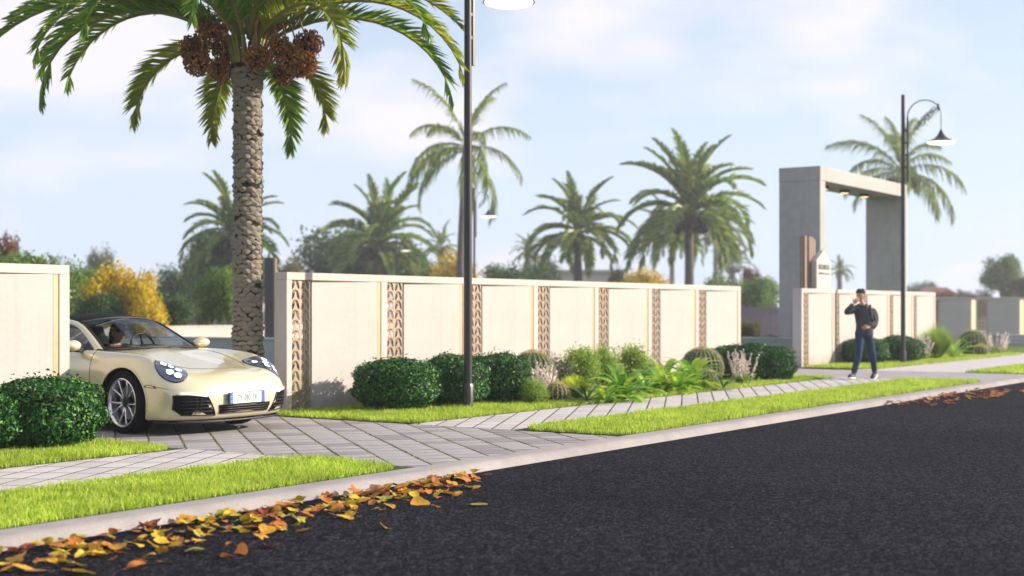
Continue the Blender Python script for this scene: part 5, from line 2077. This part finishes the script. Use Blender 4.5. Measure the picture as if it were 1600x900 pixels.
NE = 60
Es, Ws = spline(E, NE), spline(W, NE)
for s in (1, -1):
    rows = []
    for i in range(NE + 1):
        a, b_ = Es[i], Ws[i]
        m_ = (a + b_) / 2 + Vector((0, .018, .016))
        ain = a + Vector((0, -.012, -.02))
        bin_ = b_ + Vector((0, -.025, .004))
        rows.append([Vector((p.x, p.y * s, p.z)) for p in (ain, a, a.lerp(m_, .6) + Vector((0, .004, .006)), m_, b_.lerp(m_, .5) + Vector((0, .006, .003)), b_, bin_)])
    MB().grid(rows, s < 0).build("roof_pillar", MT['paint'], CAR, True)
    # side glass down to the belt
    rows = []
    for i in range(NE + 1):
        b_ = Ws[i] + Vector((0, -.012, -.002))
        zb = .872
        f = 0.0 if b_.z < zb else 1.0
        rows.append([Vector((b_.x, (b_.y + (.765 - b_.y) * t) * s, b_.z + (min(zb, b_.z) - b_.z) * t)) for t in (0, .33, .66, 1)])
    MB().grid(rows, s > 0).build("side_window", MT['glass_dark'], CAR, True)
    # dark quarter trim at the foot of the pillar
    MB().add([Vector((1.63, .752 * s, .885)), Vector((1.80, .75 * s, .885)), Vector((1.79, .705 * s, .985))], [(0, 1, 2)] if s < 0 else [(2, 1, 0)]).build("quarter_trim", MT['trim'], CAR)
    # belt trim
    MB().tube([(1.6, .775 * s, .884), (2.2, .778 * s, .894), (2.8, .79 * s, .905), (3.5, .76 * s, .905)], .008, 6).build("belt_trim", MT['trim'], CAR, True)

NS = 20
IT = 20     # index where the windscreen header sits on the edge curve


def across(i, bow):
    e_ = Es[i]
    row = []
    for k in range(-NS, NS + 1):
        t = k / NS
        row.append(Vector((e_.x - bow[0] * (1 - t * t), e_.y * t, e_.z + bow[1] * (1 - t * t))))
    return row


rows = []
for i in range(0, IT + 1):
    t = i / IT
    rows.append(across(i, (.16 * (1 - t) + .08 * t, .028 + .03 * t)))
MB().grid(rows, True).build("windscreen", MT['glass'], CAR, True)
hd = []
rows = []
for i in range(IT, 48):
    t = (i - IT) / (48 - IT)
    rows.append([p + Vector((0, 0, .004)) for p in across(i, (.08 * (1 - t), .058 - .01 * t))])
MB().grid(rows, True).build("roof_panel", MT['roof'], CAR, True)
rows = [[p + Vector((0, 0, .003)) for p in across(i, (0, .05))] for i in range(47, NE + 1)]
MB().grid(rows, True).build("engine_cover", MT['paint'], CAR, True)
# frame round the windscreen
lo = across(0, (.16, .028))
MB().tube([p + Vector((-.006, 0, .0)) for p in lo], .016, 6).build("cowl_trim", MT['trim'], CAR, True)
hi = across(IT, (.08, .058))
MB().tube(hi, .014, 6).build("header_trim", MT['trim'], CAR, True)
for s in (1, -1):
    MB().tube([Vector((p.x - .004, p.y * s, p.z)) for p in Es[:IT + 1]], .012, 6).build("pillar_trim", MT['trim'], CAR, True)
    # wiper
    MB().tube([(1.30 + .05 * s, .05 + .28 * s, .922), (1.42, .30 + .2 * s, .945), (1.47, .52 + .05 * s, .94)], [.007, .006, .004], 5).build("wiper", MT['trim'], CAR, True)

# ---- cabin: tub, dash, wheel, seats -----------------------------------
cb = MB()
cb.box(1.42, 3.4, -.74, .74, .16, .22)
cb.add([(1.45, -.74, .2), (1.45, .74, .2), (1.45, .74, .88), (1.45, -.74, .88)], [(0, 1, 2, 3)])
cb.box(1.5, 3.3, .70, .74, .2, .868)
cb.box(1.5, 3.3, -.74, -.70, .2, .868)
cb.box(3.0, 3.05, -.7, .7, .2, .90)
cb.build("cabin_tub", MT['inner'], CAR)
P = []
for x, z in ((1.40, .895), (1.55, .915), (1.78, .925), (1.92, .90), (1.95, .80), (1.9, .62)):
    P.append([(x + .03 * (abs(k) / 6) ** 2, .68 * k / 6, z - .015 * (abs(k) / 6) ** 2) for k in range(-6, 7)])
MB().grid(P, True).build("dashboard", MT['inner'], CAR, True)
Mw = Matrix.Translation((2.06, -.36, .885)) @ Matrix.Rotation(R(-68), 4, 'Y')
sw = MB()
sw.tube([Mw @ Vector((.185 * math.cos(t), .185 * math.sin(t), 0)) for t in np.linspace(0, 2 * math.pi, 29)], .016, 7, False)
for a in (0.2, math.pi - .2, -math.pi / 2):
    sw.tube([Mw @ Vector((0, 0, -.02)), Mw @ Vector((.18 * math.cos(a + math.pi / 2), .18 * math.sin(a + math.pi / 2), 0))], .014, 5)
sw.ball(Mw @ Vector((0, 0, -.02)), .055, 10, 6)
sw.build("steering_wheel", MT['trim'], CAR, True)
for s in (1, -1):
    st_ = MB()
    bm = bmesh.new()
    st_.box(2.25, 2.75, .36 * s - .24, .36 * s + .24, .36, .52, .05)
    st_.tube([(2.72, .36 * s, .50), (2.80, .36 * s, .78), (2.90, .36 * s, 1.0)], [.21, .20, .15], 12, True, .45)
    st_.tube([(2.90, .36 * s, .98), (2.93, .36 * s, 1.13)], [.13, .10], 12, True, .45)
    st_.build("seat", MT['inner'], CAR, True)

# ---- wheels ---------------------------------------------------------
def wheel(cx_, cz_, s, y_out, steer=0.0):
    w = empty("wheel", (cx_, s * (y_out - .11), cz_))
    w.parent = CAR
    w.rotation_euler = (0, 0, steer)
    # lathe about y: build about z then lay over; +z is outboard
    M0 = Matrix.Rotation(R(-90) * s, 4, 'X')
    R0 = cz_
    MB().lathe([(.255, .085), (.262, .108), (.285, .118), (.318, .115), (.335, .100), (R0, .075), (R0 + .001, 0), (R0, -.09), (.33, -.11), (.28, -.118), (.25, -.10)], 44, M0).build("tyre", MT['tyre'], w, True, angle=50)
    MB().lathe([(.262, .104), (.266, .112), (.258, .116), (.246, .108), (.238, .085), (.230, .02), (.232, -.09), (.25, -.11)], 44, M0).build("rim", MT['alloy'], w, True, angle=60)
    sp = MB()
    for k in range(5):
        for dd in (-.17, .17):
            a0 = 2 * math.pi * k / 5 + .3
            a1 = a0 + dd * 1.35
            ps = []
            for t in (0, .35, .7, 1):
                r = .055 + (.250 - .055) * t
                a = a0 + dd * .9 + (a1 - a0 - dd * .9) * t + dd * .5 * t
                ps.append(M0 @ Vector((r * math.cos(a), r * math.sin(a), .062 + .036 * t)))
            q = MB().tube(ps, [.017, .012, .0105, .013], 6, True, .8)
            q.build("spoke", MT['alloy'], w, True)
    MB().lathe([(0, .082), (.030, .080), (.036, .066), (.062, .055), (.064, .03)], 18, M0).build("hub", MT['trim'], w, True, angle=40)
    MB().lathe([(.07, .012), (.185, .012), (.185, -.02), (.07, -.02)], 36, M0).build("brake_disc", MT['disc'], w, True, angle=40)
    MB().lathe([(.0, -.03), (.235, -.03)], 24, M0).build("wheel_backing", MT['well'], w)
    cal = MB()
    for t in np.linspace(-.5, .5, 6):
        a = math.pi * .97 + t
        p = M0 @ Vector((.165 * math.cos(a), .165 * math.sin(a), .012))
        cal.ball(p, (.035, .035, .035), 8, 5)
    cal.build("brake_caliper", MT['trim'], w, True)


for s in (1, -1):
    wheel(FR[0], FR[1] - .008, s, .905, R(-7))
    wheel(RR_[0], RR_[1] - .008, s, .925)
    # liners and arch lips
    for (cx_, cz_) in (FR, RR_):
        q = MB()
        A = np.linspace(R(-20), R(200), 30)
        q.grid([[(cx_ + ARCH * math.cos(a), s * y, cz_ + ARCH * math.sin(a)) for y in (.885, .80, .5)] for a in A], s > 0)
        q.add([(cx_, s * .5, cz_)] + [(cx_ + ARCH * math.cos(a), s * .5, cz_ + ARCH * math.sin(a)) for a in A], [(0, i + 1, i + 2) for i in range(len(A) - 1)])
        q.build("wheel_well", MT['well'], CAR, True)
        lip = []
        for a in np.linspace(R(-14), R(194), 40):
            x, z = cx_ + (ARCH + .006) * math.cos(a), cz_ + (ARCH + .006) * math.sin(a)
            h, nm = cast((x, s * 2, z), (0, -s, 0))
            if h is not None:
                lip.append(h + nm * .001)
        MB().tube(lip, .010, 6).build("arch_lip", MT['paint'], CAR, True)

# ---- mirrors and handles ---------------------------------------------
for s, D_ in ((1, DOORS[0]), (-1, DOORS[1])):
    q = MB()
    Mm = Matrix.Rotation(R(12) * s, 3, 'Z')
    q.cur = 0
    q.ball((1.71, s * .96, .945), (.075, .108, .062), 16, 10, Mm)
    mr = q.build("wing_mirror", MT['paint'], CAR, True)
    MB().ball((1.75, s * .96, .925), (.066, .104, .052), 14, 8, Mm).build("mirror_base", MT['trim'], mr, True)
    MB().tube([(1.74, s * .78, .89), (1.73, s * .86, .88), (1.73, s * .93, .89)], [.035, .028, .03], 8, True, .5).build("mirror_arm", MT['trim'], mr, True)
    h, nm = cast((2.55, s * 2, .74), (0, -s, 0))
    MB().box(2.46, 2.64, min(s * .885, s * .925), max(s * .885, s * .925), .725, .757, .01).build("handle", MT['paint'], D_)
# rear lights and bumper bar, seen only from behind
for s in (1, -1):
    patch([(s * .35, .66), (s * .78, .66), (s * .80, .72), (s * .40, .71)], (0, 0, 0), (0, 1, 0), (0, 0, 1), (-1, 0, 0), .006, 4).build("tail_light", MT['tail'], CAR, True)
# ================================================================== people
MT['skin'] = material("skin", (0.48, 0.27, 0.18), .5, spec=.35, var=(9, .06))
MT['hair'] = material("dark_hair", (0.018, 0.013, 0.011), .55, spec=.3, bump=(70, .6, .006))
MT['hoodie'] = material("charcoal_hoodie", (0.06, 0.065, 0.08), .9, spec=.1, var=(7, .15), bump=(25, .5, .012))
MT['jeans'] = material("navy_jeans", (0.02, 0.04, 0.085), .85, spec=.15, var=(6, .25), bump=(22, .5, .012))
MT['bag'] = material("black_backpack", (0.018, 0.016, 0.018), .7, spec=.2, var=(5, .2))
MT['shoe'] = material("white_shoe_sole", (0.78, 0.74, 0.68), .5)
MT['shoe_dark'] = material("dark_shoe_upper", (0.02, 0.02, 0.024), .6)
MT['eye'] = material("eye_white", (0.7, 0.68, 0.65), .3)
MT['lip'] = material("lip", (0.36, 0.12, 0.10), .45)
MT['darktop'] = material("black_top", (0.02, 0.018, 0.018), .85, spec=.1)
MT['gold'] = material("thin_necklace", (0.55, 0.36, 0.12), .3, metal=.8)


def skinned(pts, edges, rad, sub=2):
    """Skin-modifier surface over a joint graph -> (verts, faces)."""
    me = bpy.data.meshes.new("tmp")
    me.from_pydata([tuple(p) for p in pts], edges, [])
    ob = bpy.data.objects.new("tmp", me)
    COL.objects.link(ob)
    sk = ob.modifiers.new("skin", 'SKIN')
    sk.use_smooth_shade = True
    for i, v in enumerate(me.skin_vertices[0].data):
        r = rad[i]
        v.radius = r if hasattr(r, '__len__') else (r, r)
        v.use_root = (i == 0)
    sb = ob.modifiers.new("sub", 'SUBSURF')
    sb.levels = sb.render_levels = sub
    ev = ob.evaluated_get(bpy.context.evaluated_depsgraph_get())
    m2 = ev.to_mesh()
    vs = [v.co.copy() for v in m2.vertices]
    fs = [tuple(p.vertices) for p in m2.polygons]
    ev.to_mesh_clear()
    bpy.data.objects.remove(ob)
    bpy.data.meshes.remove(me)
    return vs, fs


def head_shape(M, s=1.0, n=28, m=24):
    """Head with brow, eye sockets, nose, lips, chin and ears; face looks along +X of M, height about 0.235."""
    vs, fs = [], []
    for i in range(m + 1):
        th = math.pi * i / m
        for k in range(n):
            ph = 2 * math.pi * k / n
            d = Vector((math.sin(th) * math.cos(ph), math.sin(th) * math.sin(ph), math.cos(th)))
            x, y, z = d.x * .098, d.y * .076, d.z * .118
            if d.z < 0:                                   # jaw narrows, face stays forward
                t = -d.z
                y *= 1 - .30 * t
                x = x * (1 - .28 * t) + .022 * t
            f = max(0, d.x)
            a = abs(y)
            z_ = z
            x += f ** 6 * .024 * math.exp(-((z_ + .012) / .020) ** 2) * math.exp(-(y / .011) ** 2)   # nose
            x += f ** 4 * .010 * math.exp(-((z_ - .012) / .022) ** 2) * math.exp(-(y / .009) ** 2)
            x -= f ** 3 * .011 * math.exp(-((z_ - .010) / .013) ** 2) * math.exp(-((a - .032) / .016) ** 2)  # sockets
            x += f ** 3 * .006 * math.exp(-((z_ - .036) / .012) ** 2)                                  # brow
            x += f ** 5 * .008 * math.exp(-((z_ + .048) / .010) ** 2) * math.exp(-(y / .022) ** 2)     # lips
            x += f ** 4 * .010 * math.exp(-((z_ + .092) / .018) ** 2) * math.exp(-(y / .025) ** 2)     # chin
            vs.append(M @ (Vector((x, y, z)) * s))
    for i in range(m):
        for k in range(n):
            k2 = (k + 1) % n
            fs.append((i * n + k, (i + 1) * n + k, (i + 1) * n + k2, i * n + k2))
    q = MB().add(vs, fs)
    for sd in (1, -1):                                    # ears
        pts = [Vector((-.012 + .018 * math.cos(t), sd * (.074 + .006 * math.sin(t / 2)), -.002 + .030 * math.sin(t))) for t in np.linspace(0, 6.28, 11)]
        q.tube([M @ (p * s) for p in pts], .0075 * s, 5, False)
        q.ball(M @ (Vector((-.012, sd * .072, -.002)) * s), (.014 * s, .008 * s, .024 * s), 6, 5, M.to_3x3().normalized())
    return q


def face_bits(M, s, parent):
    for sd in (1, -1):
        MB().ball(M @ (Vector((.080, sd * .031, .010)) * s), .0115 * s, 8, 6).build("eye", MT['eye'], parent, True)
        MB().ball(M @ (Vector((.0885, sd * .031, .010)) * s), .0062 * s, 8, 6).build("iris", MT['hair'], parent, True)
        MB().tube([M @ (Vector((.090, sd * .016, .033)) * s), M @ (Vector((.091, sd * .034, .038)) * s), M @ (Vector((.080, sd * .050, .034)) * s)], [.004, .005, .003], 5).build("eyebrow", MT['hair'], parent, True)
    MB().tube([M @ (Vector((.088, -.022, -.048)) * s), M @ (Vector((.100, 0, -.046)) * s), M @ (Vector((.088, .022, -.048)) * s)], [.003, .0065, .003], 6).build("lips", MT['lip'], parent, True)


def hand_shape(q, W, fdir, pdir, curl=0.5, side=1, s=1.0):
    """Palm, four fingers of different length with three bent bones each, and a thumb off the palm's side.
    W wrist, fdir towards the knuckles, pdir the way the palm faces."""
    f = Vector(fdir).normalized()
    p = Vector(pdir)
    p = (p - f * p.dot(f)).normalized()
    a = f.cross(p) * side                                 # across the palm, towards the thumb
    M3 = Matrix((f, a, p)).transposed()
    q.ball(Vector(W) + f * .048 * s, (.054 * s, .041 * s, .017 * s), 10, 8, M3)
    for i, (off, L) in enumerate(((.030, .074), (.010, .083), (-.011, .076), (-.030, .060))):
        b = Vector(W) + f * .088 * s + a * off * s
        ang = curl * (.55 + .08 * i)
        pts = [b - f * .02 * s]
        d = f
        cur = 0.0
        P0 = b
        pts.append(P0)
        for seg in (.44, .32, .24):
            cur += ang
            d = f * math.cos(cur) + p * math.sin(cur)
            P0 = P0 + d * L * seg * s
            pts.append(P0)
        q.tube(pts, [.0095 * s, .0095 * s, .0088 * s, .008 * s, .006 * s], 6)
    b = Vector(W) + f * .028 * s + a * .034 * s
    t1 = b + (f * .6 + a * .7 + p * .25).normalized() * .036 * s
    t2 = t1 + (f * .85 + a * .25 + p * .45).normalized() * .032 * s
    q.tube([b - a * .012 * s, b, t1, t2], [.013 * s, .0125 * s, .0105 * s, .008 * s], 6)


# ---------------------------------------------------------------- the walker
# local: x to the right in the photo, y away, z up
wp = at(1350, 27.2)
J = {k: Vector(v) for k, v in dict(
    pelvis=(.01, .02, .90), waist=(.01, .03, 1.04), chest=(.0, .03, 1.25), neck=(-.02, .01, 1.425), skull=(-.055, -.02, 1.50),
    shL=(-.165, .03, 1.365), elL=(-.365, -.10, 1.285), wrL=(-.235, -.17, 1.455),
    shR=(.17, .06, 1.355), elR=(.225, .06, 1.085), wrR=(.075, -.12, 1.005),
    hipL=(-.085, .0, .87), knL=(-.145, -.17, .475), anL=(-.245, -.18, .105),
    hipR=(.09, .05, .87), knR=(.155, -.02, .475), anR=(.25, .18, .135)).items()}
names = list(J)
ix = {k: i for i, k in enumerate(names)}
BE = [('pelvis', 'waist'), ('waist', 'chest'), ('chest', 'neck'), ('neck', 'skull'), ('chest', 'shL'), ('shL', 'elL'), ('elL', 'wrL'), ('chest', 'shR'), ('shR', 'elR'), ('elR', 'wrR'),
      ('pelvis', 'hipL'), ('hipL', 'knL'), ('knL', 'anL'), ('pelvis', 'hipR'), ('hipR', 'knR'), ('knR', 'anR')]
RAD = dict(pelvis=(.105, .08), waist=(.105, .08), chest=(.13, .09), neck=.055, skull=.05, shL=.06, elL=.042, wrL=.030, shR=.06, elR=.042, wrR=.030,
           hipL=.070, knL=.052, anL=.040, hipR=.070, knR=.052, anR=.040)
vs, fs = skinned([J[k] for k in names], [(ix[a], ix[b]) for a, b in BE], [RAD[k] for k in names])
body = MB().add(vs, fs)
Mh = Matrix.Translation((-.075, -.045, 1.60)) @ Matrix.Rotation(R(-128), 4, 'Z') @ Matrix.Rotation(R(6), 4, 'Y')
hs = head_shape(Mh, 1.0)
body.add(hs.v, hs.f)
hand_shape(body, J['wrL'], Vector((.62, .0, .75)), Vector((.3, .9, .1)), .55, 1)
hand_shape(body, J['wrR'], Vector((-.85, -.25, -.05)), Vector((.1, .6, -.5)), .75, -1)
WALK = body.build("person", MT['skin'], None, True, (wp.x, wp.y, 0.004))
WALK.rotation_euler = (0, 0, RIGHT_AZ)
tag(WALK, "person walking on the footpath in dark hoodie and jeans, one hand raised to the face", "person")
face_bits(Mh, 1.0, WALK)


def garment(name, joints, edges, rad, mat, parent, extra=None):
    jn = list(joints)
    v_, f_ = skinned([joints[k] for k in jn], [(jn.index(a), jn.index(b)) for a, b in edges], [rad[k] for k in jn])
    q = MB().add(v_, f_)
    if extra:
        extra(q)
    return q.build(name, mat, parent, True)



def ell_tube(q, secs, n=20, cap=True):
    """Horizontal-ish elliptical sections (centre, rx, ry) joined into one sleeve of cloth."""
    vs, f_ = [], []
    for i, (c, rx, ry) in enumerate(secs):
        for k in range(n):
            w = 2 * math.pi * k / n
            fold = 1 + .025 * math.sin(3 * w + i * 1.7) * math.sin(i * 1.1)
            vs.append(Vector(c) + Vector((rx * fold * math.cos(w), ry * fold * math.sin(w), 0)))
    for i in range(len(secs) - 1):
        for k in range(n):
            k2 = (k + 1) % n
            f_.append((i * n + k, i * n + k2, (i + 1) * n + k2, (i + 1) * n + k))
    q.add(vs, f_)
    return q


def limb(q, a, b_, c, ra, rb, rc):
    a, b_, c = Vector(a), Vector(b_), Vector(c)
    pts, rad = [], []
    for i in range(13):
        t = i / 12
        p = (a.lerp(b_, min(1, t * 2)) if t < .5 else b_.lerp(c, t * 2 - 1))
        if .34 < t < .66:                                  # round the bend
            m_ = a.lerp(b_, .68).lerp(b_.lerp(c, .32), .5)
            p = p.lerp(m_, .28 * (1 - abs(t - .5) / .16))
        r = ra + (rb - ra) * min(1, t * 2) if t < .5 else rb + (rc - rb) * (t * 2 - 1)
        pts.append(p)
        rad.append(r * (1 + .035 * math.sin(i * 2.3)))
    q.tube(pts, rad, 12)
    return q


hd_ = MB()
ell_tube(hd_, [((.012, .02, .835), .158, .118), ((.012, .02, .86), .172, .130), ((.012, .022, .93), .170, .128), ((.01, .028, 1.04), .158, .120), ((.006, .032, 1.16), .170, .126), ((.0, .034, 1.27), .182, .128), ((-.002, .036, 1.34), .172, .112),
               ((-.006, .034, 1.385), .125, .088), ((-.012, .028, 1.42), .075, .070), ((-.016, .02, 1.44), .062, .062)])
cuL = J['elL'].lerp(J['wrL'], .86)
cuR = J['elR'].lerp(J['wrR'], .86)
limb(hd_, J['shL'] + Vector((.05, .0, -.01)), J['elL'], cuL, .082, .062, .046)
limb(hd_, J['shR'] + Vector((-.04, .0, -.01)), J['elR'], cuR, .082, .064, .046)
hd_.tube([Vector((-.015 + .085 * math.cos(t), .025 + .075 * math.sin(t), 1.415 + .025 * math.sin(t))) for t in np.linspace(0, 6.28, 15)], .028, 7, False)
hd_.build("hoodie", MT['hoodie'], WALK, True)
je = MB()
ell_tube(je, [((.01, .02, 1.0), .135, .10), ((.008, .02, .93), .150, .112), ((.005, .022, .86), .160, .118), ((.004, .022, .80), .150, .112), ((.002, .02, .765), .06, .06)])
for hp, kn, an, sgn in (('hipL', 'knL', 'anL', -1), ('hipR', 'knR', 'anR', 1)):
    limb(je, J[hp] + Vector((0, 0, .03)), J[kn], J[kn].lerp(J[an], .93), .090, .070, .054)
je.build("jeans", MT['jeans'], WALK, True)
for nm_, fd, up_ in (('anL', Vector((-.62, -.75, .02)), Vector((0, 0, 1))), ('anR', Vector((-.55, -.72, -.45)), Vector((-.3, -.3, 1)))):
    A = J[nm_]
    f = fd.normalized()
    u = (up_ - f * up_.dot(f)).normalized()
    a = f.cross(u)
    M3 = Matrix((f, a, u)).transposed()
    c = A + f * .075 - u * .052
    if nm_ == 'anL':
        c.z = .062
    sh = MB().ball(c, (.14, .050, .050), 14, 8, M3).ball(A - u * .02, (.06, .048, .06), 10, 8, M3)
    so = sh.build("shoe", MT['shoe_dark'], WALK, True)
    MB().ball(c - u * .034 + f * .004, (.150, .056, .026), 14, 6, M3).build("sole", MT['shoe'], so, True)
hq = MB()
rnh = random.Random(4)
hq.ball(Mh @ Vector((-.018, 0, .045)), (.096, .083, .092), 16, 10, Mh.to_3x3())
for k in range(60):
    a, b_ = rnh.uniform(-2.6, 2.6), rnh.uniform(.2, 1.1)
    p = Mh @ Vector((-.012 + .09 * math.cos(a) * math.cos(b_), .078 * math.sin(a) * math.cos(b_), .05 + .088 * math.sin(b_)))
    hq.ball(p, .019, 6, 4)
for k in range(12):
    hq.ball(Mh @ Vector((.066 + .008 * (k % 2), -.05 + .1 * k / 11, .088)), .020, 6, 4)
hq.build("hair", MT['hair'], WALK, True)
bq = MB()
B3 = Matrix.Rotation(R(-30), 3, 'Z')
bq.ball((.185, .17, 1.16), (.145, .10, .225), 14, 10, B3)
bq.ball((.205, .24, 1.08), (.11, .07, .13), 12, 8, B3)
for sd in (-1, 1):
    bq.tube([(.02 + .13 * sd, .13, 1.37), (.0 + .125 * sd, .02, 1.43), (-.02 + .115 * sd, -.085, 1.33), (-.01 + .125 * sd, -.09, 1.18), (.03 + .15 * sd, .03, 1.02)], [.022] * 5, 6, True, .4)
bq.build("backpack", MT['bag'], WALK, True)
# drawstrings
MB().tube([(-.05, -.095, 1.385), (-.055, -.118, 1.30)], .005, 5).tube([(-.0, -.105, 1.385), (-.0, -.125, 1.29)], .005, 5).build("drawstring", MT['bag'], WALK)

# ---------------------------------------------------------------- the driver
# car axes: x back, y right, z up; sits behind the wheel, looks ahead and to the left
DJ = {k: Vector(v) for k, v in dict(
    pelvis=(2.58, -.36, .56), waist=(2.60, -.36, .70), chest=(2.60, -.36, .875), neck=(2.575, -.36, 1.015), skull=(2.55, -.36, 1.07),
    shL=(2.58, -.175, .96), elL=(2.40, -.12, .79), wrL=(2.18, -.205, .90), shR=(2.58, -.545, .96), elR=(2.40, -.60, .79), wrR=(2.18, -.515, .90),
    hipL=(2.52, -.28, .55), knL=(2.10, -.26, .60), anL=(1.80, -.27, .34), hipR=(2.52, -.44, .55), knR=(2.10, -.46, .60), anR=(1.80, -.45, .34)).items()}
dn = list(DJ)
dx_ = {k: i for i, k in enumerate(dn)}
DR_ = dict(pelvis=(.13, .11), waist=(.115, .095), chest=(.13, .10), neck=.048, skull=.046, shL=.055, elL=.042, wrL=.028, shR=.055, elR=.042, wrR=.028,
           hipL=.08, knL=.058, anL=.042, hipR=.08, knR=.058, anR=.042)
vs, fs = skinned([DJ[k] for k in dn], [(dx_[a], dx_[b]) for a, b in BE], [DR_[k] for k in dn])
body = MB().add(vs, fs)
Md = Matrix.Translation((2.525, -.36, 1.125)) @ Matrix.Rotation(R(180 + 8), 4, 'Z') @ Matrix.Rotation(R(6), 4, 'Y')
hs = head_shape(Md, .92)
body.add(hs.v, hs.f)
hand_shape(body, DJ['wrL'], (-.5, -.1, .6), (-.4, -.8, 0), .9, 1, .9)
hand_shape(body, DJ['wrR'], (-.5, .1, .6), (-.4, .8, 0), .9, -1, .9)
Mcar = Matrix.Translation(CAR.location + Vector((0, 0, -.075))) @ Matrix.Rotation(CAR.rotation_euler.z, 4, 'Z')
DRIVER = body.build("person", MT['skin'], None, True)
DRIVER.matrix_world = Mcar
tag(DRIVER, "driver of the pale coupe in black top and dark peaked cap, behind the windscreen", "person")
face_bits(Md, .92, DRIVER)
tj = {k: DJ[k] for k in ('chest', 'waist', 'shL', 'elL', 'shR', 'elR')}
tj['hem'] = Vector((2.58, -.36, .56))
tj['cuL'] = DJ['elL'].lerp(DJ['wrL'], .8)
tj['cuR'] = DJ['elR'].lerp(DJ['wrR'], .8)
garment("black_top", tj, [('chest', 'waist'), ('waist', 'hem'), ('chest', 'shL'), ('shL', 'elL'), ('elL', 'cuL'), ('chest', 'shR'), ('shR', 'elR'), ('elR', 'cuR')],
        dict(chest=(.143, .112), waist=(.125, .105), hem=(.14, .12), shL=.066, elL=.052, cuL=.038, shR=.066, elR=.052, cuR=.038), MT['darktop'], DRIVER)
q = MB()
q.ball(Md @ Vector((-.015, 0, .050)), (.098, .084, .082), 16, 10, Md.to_3x3())
q.ball(Md @ Vector((-.055, 0, -.01)), (.055, .080, .105), 14, 10, Md.to_3x3())
q.ball(Md @ Vector((-.07, 0, -.09)), (.04, .065, .07), 12, 8, Md.to_3x3())
q.build("hair", MT['hair'], DRIVER, True)
cp = MB()
cp.ball(Md @ Vector((-.008, 0, .075)), (.100, .088, .062), 16, 10, Md.to_3x3())
cp.ball(Md @ Vector((.115, 0, .068)), (.085, .078, .009), 16, 6, Md.to_3x3())
cp.build("cap", MT['bag'], DRIVER, True)
MB().tube([Vector((2.575 - .065 * math.cos(t) - .02, -.36 + .075 * math.sin(t), 1.0 - .045 * math.cos(t))) for t in np.linspace(-1.6, 1.6, 14)], .004, 5).build("necklace", MT['gold'], DRIVER, True)
# ================================================================== air
hz = MB().box(-30, 260, -25, 230, -1.2, 16)
mh = bpy.data.materials.new("haze_air")
mh.use_nodes = True
nt = mh.node_tree
nt.nodes.remove(nt.nodes["Principled BSDF"])
pv_ = nt.nodes.new("ShaderNodeVolumePrincipled")
pv_.inputs["Color"].default_value = (0.86, 0.90, 1.0, 1)
pv_.inputs["Density"].default_value = 0.0010
pv_.inputs["Anisotropy"].default_value = 0.3
nt.links.new(pv_.outputs[0], nt.nodes["Material Output"].inputs["Volume"])
stuff(hz.build("haze", mh))
